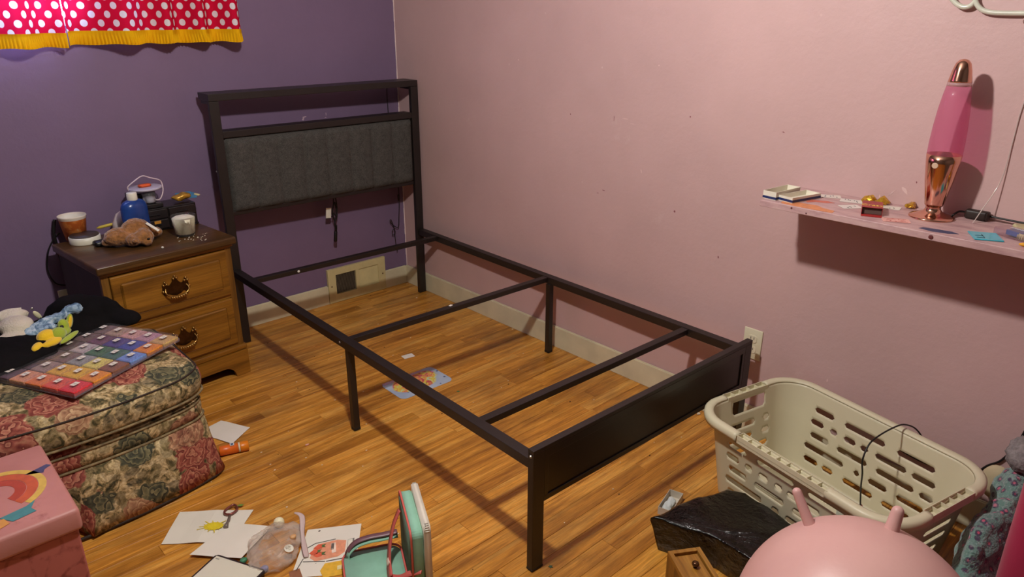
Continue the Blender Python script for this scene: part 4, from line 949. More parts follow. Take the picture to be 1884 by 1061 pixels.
# local x runs along the length (toward the camera side end), local y across
def bring(z):
    k = z / BHt; hx = BL_ / 2 * (.845 + .135 * k); hy = BWi / 2 * (.80 + .17 * k); r = .060 + .030 * k
    return hx, hy, r
NU, NV = 264, 32
def bpoint(i, z):
    hx, hy, r = bring(z)
    sx, sy, q = 2 * (hx - r), 2 * (hy - r), PI / 2 * r; per = 2 * sx + 2 * sy + 4 * q
    # fixed parameter split based on rim proportions so columns line up
    HX_, HY_, R_ = bring(BHt); SX, SY_, Q = 2 * (HX_ - R_), 2 * (HY_ - R_), PI / 2 * R_; P = 2 * SX + 2 * SY_ + 4 * Q
    s = (i / NU) * P
    segs = [('x', SX, sx), ('c', Q, q), ('y', SY_, sy), ('c', Q, q), ('x', SX, sx), ('c', Q, q), ('y', SY_, sy), ('c', Q, q)]
    idx = 0
    while s > segs[idx][1] and idx < 7: s -= segs[idx][1]; idx += 1
    f = min(1, s / segs[idx][1])
    cxs = [(hx - r, hy - r), (-hx + r, hy - r), (-hx + r, -hy + r), (hx - r, -hy + r)]
    if idx == 0: return (-(hx - r) + f * 2 * (hx - r), -hy)          # wall toward -y
    if idx == 1: a = -PI / 2 + f * PI / 2; c = cxs[3]; return (c[0] + r * math.cos(a), c[1] + r * math.sin(a))
    if idx == 2: return (hx, -(hy - r) + f * 2 * (hy - r))
    if idx == 3: a = f * PI / 2; c = cxs[0]; return (c[0] + r * math.cos(a), c[1] + r * math.sin(a))
    if idx == 4: return ((hx - r) - f * 2 * (hx - r), hy)
    if idx == 5: a = PI / 2 + f * PI / 2; c = cxs[1]; return (c[0] + r * math.cos(a), c[1] + r * math.sin(a))
    if idx == 6: return (-hx, (hy - r) - f * 2 * (hy - r))
    a = PI + f * PI / 2; c = cxs[2]; return (c[0] + r * math.cos(a), c[1] + r * math.sin(a))
HX_, HY_, R_ = bring(BHt); SX, SY_, Q = 2 * (HX_ - R_), 2 * (HY_ - R_), PI / 2 * R_; PER = 2 * SX + 2 * SY_ + 4 * Q
def ui(s): return int(round(s / PER * NU))
sides = [(0, SX), (SX + Q, SY_), (SX + SY_ + 2 * Q, SX), (2 * SX + SY_ + 3 * Q, SY_)]
holes = {}
def slot(i0, i1, j0):   # two cells tall
    for i in range(i0, i1):
        for j in (j0, j0 + 1): holes[(i % NU, j)] = None
    holes[(i0 % NU, j0)] = 'bl'; holes[(i0 % NU, j0 + 1)] = 'tl'; holes[((i1 - 1) % NU, j0)] = 'br'; holes[((i1 - 1) % NU, j0 + 1)] = 'tr'
rowpat_long = {24: [(.04, .21), (.29, .58), (.67, .92)], 19: [(.03, .14), (.19, .25), (.30, .39), (.43, .49), (.53, .76), (.80, .95)],
               14: [(.05, .20), (.27, .51), (.57, .84), (.88, .97)], 9: [(.01, .34), (.42, .48), (.53, .68), (.74, .94)], 4: [(.03, .15), (.19, .28), (.36, .60), (.66, .88)]}
rowpat_short = {19: [(.06, .20), (.36, .90)], 14: [(.06, .24), (.42, .92)], 9: [(.10, .30), (.44, .84)], 4: [(.04, .50), (.62, .94)]}
for k, (s0, ln) in enumerate(sides):
    pat = rowpat_long if k % 2 == 0 else rowpat_short
    for j0, segs in pat.items():
        for a, c in segs:
            if k in (2,): a, c = 1 - c, 1 - a
            i0, i1 = ui(s0 + a * ln), ui(s0 + c * ln)
            if i1 - i0 >= 3: slot(i0, i1, j0)
# handle openings in both short ends
for k in (1, 3):
    s0, ln = sides[k]; i0, i1 = ui(s0 + .18 * ln), ui(s0 + .82 * ln)
    for i in range(i0, i1):
        for j in range(25, 30):
            if (i in (i0, i1 - 1)) and j == 25: holes[(i, j)] = 'bl' if i == i0 else 'br'
            else: holes[(i, j)] = None
b = BM(); zs = [.012 + (BHt - .012) * j / NV for j in range(NV + 1)]
G = [[b.verts.new((*bpoint(i, z), z)) for z in zs] for i in range(NU)]
for i in range(NU):
    i2 = (i + 1) % NU
    for j in range(NV):
        q = (G[i][j], G[i2][j], G[i2][j + 1], G[i][j + 1])
        if (i, j) in holes:
            h = holes[(i, j)]
            if h == 'bl': b.faces.new((q[0], q[1], q[3]))
            elif h == 'br': b.faces.new((q[0], q[1], q[2]))
            elif h == 'tl': b.faces.new((q[0], q[2], q[3]))
            elif h == 'tr': b.faces.new((q[1], q[2], q[3]))
            continue
        b.faces.new(q)
b.faces.new([G[i][0] for i in range(NU)][::-1])
loose = [v for v in b.verts if not v.link_faces]; bmesh.ops.delete(b, geom=loose, context='VERTS')
o = obj('basket_shell', b, M_bsk, bk, True); sm = o.modifiers.new('solid', 'SOLIDIFY'); sm.thickness = .003; sm.offset = 0
# rolled rim swept around the top
b = BM(); prof = [(-.002, .000), (.000, .005), (.008, .0085), (.020, .008), (.0265, .003), (.0275, -.008), (.0255, -.020), (.0230, -.020), (.0240, -.008), (.022, .000), (.010, .003), (.002, .001)]
hx, hy, r = bring(BHt); N = 176; rim = []
for i in range(N):
    x, y = bpoint(i * NU / N, BHt); x2, y2 = bpoint((i * NU / N + .6) % NU, BHt); x1, y1 = bpoint((i * NU / N - .6) % NU, BHt)
    tx, ty = x2 - x1, y2 - y1; l_ = math.hypot(tx, ty); nx_, ny_ = ty / l_, -tx / l_
    rim.append([b.verts.new((x + nx_ * p, y + ny_ * p, BHt + q)) for p, q in prof])
for i in range(N):
    a, c = rim[i], rim[(i + 1) % N]
    xm_, ym_ = bpoint((i + .5) * NU / N, BHt)
    if (abs(abs(xm_) - hx) < .004 and abs(ym_) < .088) or (ym_ < -hy + .004 and abs(xm_) < .150): continue
    for k in range(len(prof)): b.faces.new((a[k], a[(k + 1) % len(prof)], c[(k + 1) % len(prof)], c[k]))
bmesh.ops.holes_fill(b, edges=[e for e in b.edges if e.is_boundary], sides=40)
obj('rim', b, M_bsk, bk, True)
def channel(a0, a1, M, ribs):
    # open ribbed channel between two thin walls, replacing the solid rim at a handle
    b = BM(); zb_, zt2 = BHt - .010, BHt + .006
    box(b, a0, a1, -.003, .025, zb_, zb_ + .002, M=M); box(b, a0, a1, -.003, -.0008, zb_, zt2, M=M); box(b, a0, a1, .0228, .025, zb_ - .008, zt2, M=M)
    for k in range(ribs + 1):
        x = a0 + (a1 - a0) * k / ribs; box(b, x - .001, x + .001, -.001, .023, zb_, zt2 - (.002 if 0 < k < ribs else 0), M=M)
    obj('handle_channel', b, M_bsk, bk)
channel(-.090, .090, Matrix.Translation((hx, 0, 0)) @ Matrix.Rotation(-PI / 2, 4, 'Z'), 5)
channel(-.090, .090, Matrix.Translation((-hx, 0, 0)) @ Matrix.Rotation(PI / 2, 4, 'Z'), 5)
channel(-.152, .152, Matrix.Translation((0, -hy, 0)) @ Matrix.Rotation(PI, 4, 'Z'), 9)
b = BM(); prism(b, rrect(.10, .055, .05, 8), .0135, .022, T3(-.19, .02, 0), .004); obj('base_boss', b, M_bsk, bk, True)
# black cable draped over the basket, dangling inside
t = thing('phone_cable', 'thin black cable draped over the basket rim with a pink-wrapped plug end inside', 'cable', (0, 0, 0))
b = BM(); tube(b, cr([(-.02, -2.74, .18), (-.035, -2.72, .24), (-.075, -2.705, .285), (-.125, -2.69, .312), (-.17, -2.68, .320), (-.235, -2.665, .315), (-.285, -2.655, .300), (-.315, -2.655, .262), (-.31, -2.66, .215), (-.285, -2.655, .16), (-.268, -2.655, .11), (-.262, -2.658, .075)]), .0024)
obj('cable', b, M_cable, t, True)
tube_b = BM(); tube(tube_b, cr([(-.262, -2.658, .080), (-.255, -2.66, .050), (-.262, -2.69, .030), (-.275, -2.73, .018)]), [.006] * 18 + [.003], 8)
obj('wrapped_plug', tube_b, mat('pink_stripe', (196, 146, 136), .6, var=.2, vs=200), t, True)
t = thing('white_card_tag', 'small pale card tag with pink stripes lying inside the laundry basket', 'tag', (-.275, -2.635, .0155), .3)
b = BM(); box(b, -.022, .022, -.034, .034, 0, .05, .004); obj('packet', b, mat('packet_pale', (190, 196, 186), .5), t, True)
b = BM()
for k in range(5): box(b, -.0225, .0225, -.030 + .012 * k, -.026 + .012 * k, .0502, .0506)
obj('pink_stripes', b, mat('stripe_pink', (186, 128, 116), .6), t)
# cord on the pink wall behind the basket running to the right edge
b = BM(); tube(b, cr([(-.006, -2.56, .185), (-.006, -2.70, .150), (-.006, -2.80, .150), (-.006, -2.857, .166), (-.006, -2.89, .215), (-.006, -2.92, .25), (-.006, -2.945, .32), (-.006, -2.96, .42), (-.006, -2.97, .60)]), .003)
tag(obj('black_cable_run', b, M_cable, smooth=True), 'black cord running along the pink wall behind the basket to the right edge', 'cord')

# ------------------------------------------------------------------ black plastic-wrapped package
T = NT('black_film'); oc = T.coord(); T.b.inputs['Base Color'].default_value = lin((11, 8, 7))
n1 = T.noise(oc, 11, 5, .6, 1.2); n2 = T.noise(oc, 60, 4, .6, 1.0)
T.bump(T.math('ADD', T.math('MULTIPLY', n1.outputs[0], 2.5), n2.outputs[0]), .5, .006); T.set(rough=.10, spec=.5); M_film = T.m
poly = [(-.790, -2.288), (-.66, -2.318), (-.515, -2.362), (-.492, -2.41), (-.540, -2.62), (-.590, -2.80), (-.700, -2.78), (-.745, -2.66), (-.738, -2.56), (-.728, -2.46), (-.765, -2.36)]
cx_, cy_ = -.655, -2.53
b = BM(); P2 = [Vector((x, y, 0)) for x, y in poly]
def ringp(s, z, n=10, wob=0):
    out = []
    m = len(P2)
    for i in range(m):
        a, c = P2[i], P2[(i + 1) % m]
        for q in range(n):
            p = a.lerp(c, q / n); dx, dy = p.x - cx_, p.y - cy_
            k = s + wob * math.sin((i * n + q) * 2.1) + (random.uniform(-wob, wob) * .5)
            out.append(b.verts.new((cx_ + dx * k, cy_ + dy * k, z)))
    return out
zt = .105
loft(b, [ringp(.90, .002, wob=.004), ringp(.93, .03, wob=.008), ringp(.965, .07, wob=.008), ringp(1.0, zt - .008, wob=.006), ringp(1.0, zt, wob=.003), ringp(.96, zt + .004), ringp(.8, zt + .006, wob=.004), ringp(.55, zt + .008, wob=.01), ringp(.3, zt + .010, wob=.01), ringp(.05, zt + .012)])
o = obj('black_wrapped_package', b, M_film, smooth=True); tag(o, 'glossy black plastic-wrapped package on the floor in front of the laundry basket', 'package')
for v2 in o.data.vertices:
    n_ = noise.noise(v2.co * 14); v2.co.z = max(.001, v2.co.z + (n_ * .014 if v2.co.z > .09 else 0))

# small wooden chest with a knob
t = thing('small_wooden_chest', 'small oak chest with a recessed panel and round knob at the bottom edge', 'wooden box', (-.913, -2.430, 0), math.atan2(-.047, .075))
Wd, Dp, Ht = .0885, .150, .150
b = BM(); box(b, 0, Wd, -Dp, 0, .001, Ht - .012, .001); obj('chest_body', b, wood_mat('chest_oak', (104, 66, 20), (150, 100, 34), (172, 122, 50), 'Z', .4, 1.5), t)
M_ch = wood_mat('chest_oak_top', (120, 78, 26), (164, 112, 40), (184, 134, 58), 'Y', .35, 2)
b = BM(); z0, z1 = Ht - .012, Ht
box(b, 0, .012, -Dp, 0, z0, z1, .001); box(b, Wd - .012, Wd, -Dp, 0, z0, z1, .001); box(b, .012, Wd - .012, -.012, 0, z0, z1, .001); box(b, .012, Wd - .012, -Dp, -Dp + .012, z0, z1, .001)
obj('top_frame', b, M_ch, t)
d = obj('panel', box(BM(), .0145, Wd - .0145, -Dp + .0145, -.0165, z0 - .001, z0 + .006, .001), M_ch, t)
obj('knob', lathe(BM(), [(.004, 0), (.0035, .004), (.008, .007), (.0095, .011), (.008, .015), (.003, .017)], 20, T3(Wd / 2 + .004, -.062, z0 + .006)), mat('knob_brass', (92, 60, 34), .2, .6), d, True, label='dark shiny knob')

# little open carton with tissue
t = thing('small_open_carton', 'tiny open white carton with crumpled paper beside the black package', 'box', (-.590, -2.222, .001), -.05)
M_ct = mat('carton_white', (206, 196, 180), .6)
o = tray('carton', .052, .022, .026, .0014, M_ct, M_ct, t, T3(0, 0, 0, 0, 0, .32))
b = BM(); ell(b, (-.008, .0, .014), (.034, .014, .011), 3, rot(z=.32)); jitter(b, .007, 60); obj('crumpled_paper', b, mat('paper_white', (212, 218, 216), .8), t)

# ------------------------------------------------------------------ hopper ball
BC = Vector((-.945, -2.905, .243)); BR_ = .243
T = NT('pink_rubber'); oc = T.coord()
c1 = T.ramp(T.noise(oc, 4, 5, .6).outputs[0], [(.3, lin((212, 162, 158))), (.7, lin((220, 174, 166)))])
mk = T.noise(T.map(oc, (1, 3, 1)), 9, 5, .7); c1 = T.mix(T.ramp(mk.outputs[0], [(.68, (0, 0, 0, 1)), (.78, (.5, .5, .5, 1))]), c1, lin((180, 96, 98)))
T.l(c1, T.b.inputs['Base Color']); T.bump(T.noise(oc, 120, 3).outputs[0], .12, .002); T.set(rough=.40, spec=.45); M_rub = T.m
t = thing('hopper_ball', 'large pink rubber hopper ball with two horn handles in the foreground', 'ball', (BC.x, BC.y, 0))
b = BM(); bmesh.ops.create_uvsphere(b, u_segments=72, v_segments=48, radius=BR_, matrix=Matrix.Translation((0, 0, BR_)))
obj('ball_body', b, M_rub, t, True)
def horn(p0, p1, r0=.019, r1=.0135):
    p0, p1 = Vector(p0), Vector(p1); d = (p1 - p0); n = 12; pts = []; rr = []
    for i in range(n + 1): pts.append(p0 + d * (i / n)); rr.append(r0 + (r1 - r0) * i / n)
    ln = d.normalized()
    for k in range(1, 6): a = k / 5 * PI / 2 * .97; pts.append(p1 + ln * r1 * math.sin(a)); rr.append(r1 * math.cos(a))
    pts.insert(0, p0 - ln * .03); rr.insert(0, r0 * 1.1)
    b = BM(); tube(b, [q - Vector((BC.x, BC.y, 0)) for q in pts], rr, 20); return obj('horn_handle', b, M_rub, t, True)
H1 = horn((-.932, -2.772, .446), (-.9285, -2.735, .503), .0115, .0095); H2 = horn((-.854, -2.904, .468), (-.8405, -2.904, .503), .0140, .0120)

# magenta bedding and fuzzy leopard blanket at the right edge
T = NT('magenta_cloth'); oc = T.coord(); T.l(T.ramp(T.noise(oc, 5, 4).outputs[0], [(.3, lin((156, 22, 62))), (.7, lin((178, 30, 74)))]), T.b.inputs['Base Color']); T.bump(T.noise(oc, 160, 3).outputs[0], .25, .001); T.set(rough=.8, spec=.2, sheen=.3)
b = BM(); box(b, -.135, .42, -.17, .17, 0.002, .66, .05, 5)
MAGM = T3(-.435, -3.215, 0, 0, 0, 0)
o = obj('magenta_cushion', b, T.m, smooth=True); o.matrix_world = MAGM; tag(o, 'large magenta fabric floor cushion at the right image edge', 'cushion')
sd_ = o.modifiers.new('sub', 'SUBSURF'); sd_.levels = 1; sd_.render_levels = 1
T = NT('leopard_fleece'); oc = T.coord(); vo = T.n('ShaderNodeTexVoronoi'); vo.inputs['Scale'].default_value = 46; vo.inputs['Randomness'].default_value = .75; T.l(T.map(oc, (1, 1, 1)), vo.inputs['Vector'])
bb_ = T.ramp(T.noise(oc, 8, 4).outputs[0], [(.35, lin((96, 124, 120))), (.65, lin((124, 162, 152)))])
sp_ = T.ramp(vo.outputs['Distance'], [(.0, lin((206, 96, 122))), (.20, lin((190, 84, 112))), (.24, lin((70, 62, 82))), (.36, lin((84, 76, 96))), (.42, (0, 0, 0, 1))])
ms = T.ramp(vo.outputs['Distance'], [(.37, (1, 1, 1, 1)), (.44, (0, 0, 0, 1))])
cc_ = T.mix(ms, bb_, sp_); T.l(T.mix(T.ramp(T.noise(oc, 120, 3).outputs[0], [(.5, (0, 0, 0, 1)), (.7, (.4, .4, .4, 1))]), cc_, lin((190, 190, 196))), T.b.inputs['Base Color'])
T.bump(T.noise(oc, 180, 3).outputs[0], .8, .006); T.set(rough=.95, spec=.1, sheen=.5)
b = BM(); ell(b, (-.22, -2.985, .13), (.15, .050, .13)); ell(b, (-.12, -2.985, .20), (.10, .052, .10)); ell(b, (-.34, -2.985, .08), (.10, .048, .08)); ell(b, (-.44, -2.975, .07), (.10, .045, .075)); ell(b, (-.30, -2.97, .14), (.13, .045, .10)); ell(b, (-.52, -2.99, .035), (.06, .04, .04))
o = obj('leopard_blanket', b, T.m); remesh(o, .008, 4, (.03, .05)); tag(o, 'fuzzy teal leopard-spotted blanket bunched between the basket and the magenta cushion', 'blanket')
b = BM(); ell(b, (-.09, -2.985, .335), (.07, .050, .045)); ell(b, (-.06, -2.985, .31), (.05, .045, .05)); o = obj('grey_fleece', b, mat('grey_fleece', (136, 128, 128), .95, var=.3, vs=80, bs=.8, bscale=180)); remesh(o, .006, 3, (.014, .015)); tag(o, 'shaggy grey fleece lying on top of the leopard blanket by the wall', 'blanket')
b = BM(); ell(b, (-.034, -2.925, .19), (.020, .040, .055)); tag(obj('cream_pillow', b, mat('cream_cloth', (196, 178, 144), .9), smooth=True), 'cream pillow edge between the basket and the wall', 'pillow')

# ------------------------------------------------------------------ floor clutter
M_paper = mat('paper', (226, 220, 206), .75, var=.03, vs=8, bs=.15, bscale=12, bd=.004)
def paper(name, label, cat, pts, z=.0006, m=None, fold_=None, lift=0, seed=0):
    """a thin sheet with gentle waves; pts = four corners"""
    A, B_, C_, D = [Vector((p[0], p[1], 0)) for p in pts]; cen = (A + B_ + C_ + D) / 4; n = 12; b = BM()
    top = []; bot = []
    for i in range(n + 1):
        rt = []; rb = []
        for j in range(n + 1):
            u, v = i / n, j / n; p = (A * (1 - u) + B_ * u) * (1 - v) + (D * (1 - u) + C_ * u) * v
            h = z + lift * (.5 + .5 * noise.noise(Vector((p.x * 12 + seed, p.y * 12, 0))))
            if fold_: h += fold_ * max(0, 1 - abs(u - .5) * 4) 
            rt.append(b.verts.new((p.x - cen.x, p.y - cen.y, h + .0005))); rb.append(b.verts.new((p.x - cen.x, p.y - cen.y, max(.0001, h))))
        top.append(rt); bot.append(rb)
    for i in range(n):
        for j in range(n):
            b.faces.new((top[i][j], top[i + 1][j], top[i + 1][j + 1], top[i][j + 1])); b.faces.new((bot[i][j + 1], bot[i + 1][j + 1], bot[i + 1][j], bot[i][j]))
    for k in range(n):
        b.faces.new((top[k][0], bot[k][0], bot[k + 1][0], top[k + 1][0])); b.faces.new((top[k + 1][n], bot[k + 1][n], bot[k][n], top[k][n]))
        b.faces.new((top[0][k + 1], bot[0][k + 1], bot[0][k], top[0][k])); b.faces.new((top[n][k], bot[n][k], bot[n][k + 1], top[n][k + 1]))
    o = obj(name, b, m or M_paper, smooth=False); o.location = (cen.x, cen.y, 0); tag(o, label, cat); return o, cen
def decal(par, cen, name, poly, z, rgb, label=None):
    o = flat(name, [(x - cen.x, y - cen.y) for x, y in poly], z, rgb, par, .0005)
    if label: o['label'] = label
    return o
pa, ca = paper('folded_paper', 'folded white paper with a yellow scribble on the floor by the ottoman', 'paper', [(-1.809, -1.323), (-1.655, -1.452), (-1.545, -1.355), (-1.715, -1.210)], lift=.003, fold_=.003)
for k in range(14):
    a = 2 * PI * k / 14; cxx, cyy = -1.668, -1.352; r1 = .026 + .006 * (k % 3)
    ux, uy = .78, -.62
    def P_(r, a): return (cxx + ux * r * math.cos(a) * 1.3 - uy * r * math.sin(a) * .8, cyy + uy * r * math.cos(a) * 1.3 + ux * r * math.sin(a) * .8)
    if k == 0: y_o = decal(pa, ca, 'scribble', [P_(.022, 2 * PI * q / 16) for q in range(16)], .0062, (222, 200, 44), 'yellow felt-pen scribble')
    decal(pa, ca, 'scribble_stroke', [P_(.014, a - .12), P_(r1, a - .03), P_(r1, a + .03), P_(.014, a + .12)], .0064, (214, 190, 50))
b2 = [(-1.620, -1.285), (-1.600, -1.300), (-1.597, -1.297), (-1.615, -1.281)]
decal(pa, ca, 'green_stroke', [(-1.578, -1.308), (-1.568, -1.318), (-1.556, -1.316), (-1.566, -1.306)], .0062, (110, 140, 60))
b = BM(); tube(b, cr([(-.012, .006, .003), (-.004, .016, .003), (.008, .014, .003), (.012, .002, .003), (.0, -.018, .003), (-.013, -.006, .003)], closed=True), .0024, 6, True)
tag(obj('heart_ring', b, mat('rose_metal', (150, 90, 84), .3, .7), smooth=True), 'small heart-shaped ring lying on the folded paper', 'ring').matrix_world = T3(-1.600, -1.318, .0065, 0, 0, 2.4) @ Matrix.Scale(1.35, 4)
b = BM(); lathe(b, [(.004, 0), (.004, .03), (.0065, .045), (.0075, .052), (.004, .053)], 14)
tag(obj('small_tube', b, mat('tube_grey', (132, 120, 112), .35, .4), smooth=True), 'small grey metal cap tube lying beside the yellow scribble', 'tube').matrix_world = T3(-1.616, -1.350, .0145, 0, PI / 2, -2.2)
pb_, cb_ = paper('white_paper', 'blank white paper sheet overlapping the folded paper', 'paper', [(-1.768, -1.432), (-1.668, -1.545), (-1.545, -1.475), (-1.628, -1.372)], z=.0075, lift=.004, seed=3)
pc_, cc2 = paper('drawing_paper', 'white paper with a drawn strawberry jam jar and yellow shape', 'drawing', [(-1.475, -1.560), (-1.420, -1.590), (-1.336, -1.636), (-1.392, -1.83)], lift=0)
pc_.data.clear_geometry() if False else None
bpy.data.objects.remove(pc_)
pc_, cc2 = paper('drawing_paper', 'white paper with a drawn strawberry jam jar, between plastic bag and lunch bag', 'drawing', [(-1.600, -1.700), (-1.468, -1.552), (-1.336, -1.636), (-1.462, -1.800)], lift=0, seed=5)
zt_ = .0013
def MP(s, t_):   # map drawing-plane (s across, t down) to world
    o_ = Vector((-1.492, -1.606)); ex = Vector((.132, -.084)).normalized(); ey = Vector((-.62, -.78)).normalized(); p = o_ + ex * (s * 1.12 - .004) + ey * (t_ * 1.15 - .002); return (p.x, p.y)
decal(pc_, cc2, 'jar_shine', [MP(x, y) for x, y in ((.060, .016), (.072, .014), (.078, .050), (.068, .052))], zt_ + .0006, (236, 214, 196))
jar = decal(pc_, cc2, 'jar_drawing', [MP(x, y) for x, y in ((.030, .012), (.075, .004), (.098, .010), (.100, .052), (.085, .066), (.030, .074), (.015, .060), (.018, .030))], zt_, (226, 152, 118), 'salmon drawn jam jar')
decal(pc_, cc2, 'jar_lid_drawing', [MP(x, y) for x, y in ((.102, .008), (.118, .004), (.122, .050), (.104, .054))], zt_, (120, 116, 110))
decal(pc_, cc2, 'jar_lid_fill', [MP(x, y) for x, y in ((.103, .009), (.114, .007), (.118, .047), (.105, .051))], zt_ + .0006, (226, 224, 208))
for sx_, sy_ in ((.030, .022), (.034, .050), (.022, .040)):
    decal(pc_, cc2, 'strawberry_drawing', [MP(sx_ - .012, sy_ + .004), MP(sx_ - .002, sy_ - .008), MP(sx_ + .010, sy_ - .006), MP(sx_ + .010, sy_ + .008), MP(sx_ - .002, sy_ + .011)], zt_ + .0006, (214, 96, 66))
    decal(pc_, cc2, 'leaf_drawing', [MP(sx_ + .008, sy_ - .004), MP(sx_ + .018, sy_ - .006), MP(sx_ + .014, sy_ + .001), MP(sx_ + .019, sy_ + .005), MP(sx_ + .009, sy_ + .004)], zt_ + .0012, (84, 112, 62))
decal(pc_, cc2, 'yellow_drawing', [MP(x, y) for x, y in ((.056, .086), (.118, .080), (.125, .13), (.06, .135), (.048, .11))], zt_, (226, 176, 54), 'yellow drawn shape')
decal(pc_, cc2, 'yellow_centre', [MP(x, y) for x, y in ((.088, .100), (.102, .098), (.104, .112), (.09, .114))], zt_ + .0006, (230, 216, 160))
for ln_ in (((.0, .070), (.055, .078), (.055, .0795), (.0, .0715)), ((.0, .06), (-.010, .10), (-.012, .10), (-.002, .06)), ((.02, .008), (.07, .000), (.07, .0015), (.02, .0095)), ((-.01, .03), (.02, .008), (.021, .0095), (-.009, .0315)), ((.058, .078), (.118, .072), (.118, .074), (.058, .080))):
    decal(pc_, cc2, 'pencil_line', [MP(*q) for q in ln_], zt_ + .0006, (70, 64, 62))
decal(pc_, cc2, 'brown_drawing', [MP(x, y) for x, y in ((-.028, .100), (-.004, .092), (.016, .14), (-.01, .15))], zt_, (146, 96, 66))
# blue printed placemat and small paper under the bed
T = NT('placemat_print'); oc = T.coord(); cc_ = T.ramp(T.noise(oc, 7, 3).outputs[0], [(.3, lin((150, 166, 192))), (.7, lin((190, 204, 220)))])
vo = T.n('ShaderNodeTexVoronoi'); vo.inputs['Scale'].default_value = 28; T.l(oc, vo.inputs['Vector']); cc_ = T.mix(T.ramp(vo.outputs['Distance'], [(.12, (1, 1, 1, 1)), (.17, (0, 0, 0, 1))]), cc_, lin((60, 80, 120)))
sp_ = T.n('ShaderNodeVectorMath', operation='LENGTH'); T.l(T.map(oc, (6.6, 10, 0), (0, -.15, 0)), sp_.inputs[0])
vr = T.ramp(T.noise(oc, 30, 3, .6, 1.2).outputs[0], [(.30, lin((196, 80, 96))), (.42, lin((226, 150, 90))), (.50, lin((224, 206, 80))), (.60, lin((196, 214, 190))), (.70, lin((96, 120, 150)))], 'CONSTANT')
cc_ = T.mix(T.ramp(T.math('ADD', sp_.outputs['Value'], T.math('MULTIPLY', T.noise(oc, 16, 3).outputs[0], .4)), [(.88, (1, 1, 1, 1)), (.95, (0, 0, 0, 1))]), cc_, vr)
T.l(cc_, T.b.inputs['Base Color']); T.set(rough=.35)
A_, B2, C2, D2 = (-.815, -.940), (-.560, -.935), (-.550, -1.095), (-.805, -1.125)
pts = rrect(.128, .083, .026, 4)
mt = thing('printed_placemat', 'pale blue printed children placemat lying on the floor under the bed', 'placemat', (-.683, -1.026, 0), -.02)
obj('sheet', prism(BM(), pts, .0006, .0016), T.m, mt)
obj('lilac_edge', prism(BM(), [(-.12, .066), (.075, .066), (.075, .082), (-.12, .082)], .0017, .0021), mat('lilac_print', (190, 160, 178), .4), mt)
tag(obj('note_square', box(BM(), -.026, .026, -.018, .018, .0005, .0010, M=T3(-.566, -.797, 0, 0, 0, -.15)), M_paper), 'small blank white note on the floor under the middle of the bed', 'paper')
# things by the ottoman corner
p2, _c = paper('white_sheet', 'white folded sheet poking out beside the ottoman behind the orange tube', 'paper', [(-1.50, -.80), (-1.405, -.775), (-1.345, -.892), (-1.44, -.955)], lift=.006, seed=8)
t = thing('glue_stick', 'orange glue stick with a small label lying beside the ottoman', 'glue stick', (-1.500, -.995, .0182), 0, rot=(0, PI / 2, -.33)); t.scale = (1.25, 1.25, 1.0)
M_or = mat('glue_orange', (226, 106, 30), .35, var=.1, vs=60)
obj('barrel', lathe(BM(), [(.0125, 0), (.0135, .002), (.0135, .062)], 28), M_or, t, True)
obj('collar', lathe(BM(), [(.0138, .0622), (.0138, .068)], 28), mat('glue_white', (230, 214, 180), .4), t, True)
obj('cap', lathe(BM(), [(.0140, .0682), (.0143, .070), (.0140, .094), (.012, .096)], 28), mat('glue_cap', (226, 128, 24), .35), t, True)
b = BM(); box(b, -.0003, .0003, -.006, .006, -.006, .006)
o = obj('printed_label', box(BM(), -.0145, -.0137, -.0065, .0065, .036, .050), mat('label_bluewhite', (206, 208, 206), .5), t); obj('label_box', box(BM(), -.0150, -.0146, -.004, .004, .039, .047), mat('label_navy', (60, 84, 120), .5), o)

# frosted plastic bag with small toys around
T = NT('frosted_film'); T.b.inputs['Base Color'].default_value = lin((222, 212, 198)); T.set(rough=.35)
tr = T.n('ShaderNodeBsdfTransparent'); tr.inputs[0].default_value = (.93, .90, .88, 1); oc = T.coord()
mm = T.n('ShaderNodeMixShader'); T.l(T.ramp(T.noise(oc, 14, 3).outputs[0], [(.35, (.55, .55, .55, 1)), (.65, (.82, .82, .82, 1))]), mm.inputs[0]); T.l(T.b.outputs[0], mm.inputs[1]); T.l(tr.outputs[0], mm.inputs[2]); T.l(mm.outputs[0], T.out.inputs[0])
T.bump(T.noise(oc, 30, 3).outputs[0], .4, .004); M_fro = T.m
b = BM(); ell(b, (-1.572, -1.560, .016), (.094, .072, .024), 4, rot(z=.5)); ell(b, (-1.60, -1.605, .012), (.075, .055, .018), 3); ell(b, (-1.53, -1.53, .012), (.05, .04, .018), 3)
o = obj('frosted_bag', b, M_fro); remesh(o, .004, 4, (.022, .035)); tag(o, 'frosted translucent plastic bag of small toys on the floor', 'bag')
b = BM(); tube(b, cr([(-1.488, -1.520, .055), (-1.478, -1.545, .050), (-1.500, -1.585, .030), (-1.515, -1.62, .014), (-1.530, -1.66, .006)]), [.003, .004, .005, .006, .007, .008, .0085, .0085, .008, .008, .007, .007, .006, .006, .006, .006, .007, .007, .008, .008, .008, .008, .008, .007, .006], 8, ry=.0015)
tag(obj('bag_edge_strip', b, mat('lilac_film', (196, 172, 168), .5), smooth=True), 'pinkish folded plastic strip standing at the right side of the frosted bag', 'strip')
tag(obj('white_ball', ell(BM(), (-1.523, -1.482, .0165), (.016, .016, .016), 4), mat('cream_ball', (236, 228, 190), .45), smooth=True), 'small cream white ball on the floor behind the frosted bag', 'ball')
t = thing('round_sticker', 'white round sticker with black marks lying at the front of the frosted bag', 'sticker', (-1.562, -1.624, .032), .3, rot=(.35, 0, .3))
obj('disc', lathe(BM(), [(.013, 0), (.013, .0008)], 24), mat('tag_white', (226, 222, 205), .7), t)
b = BM()
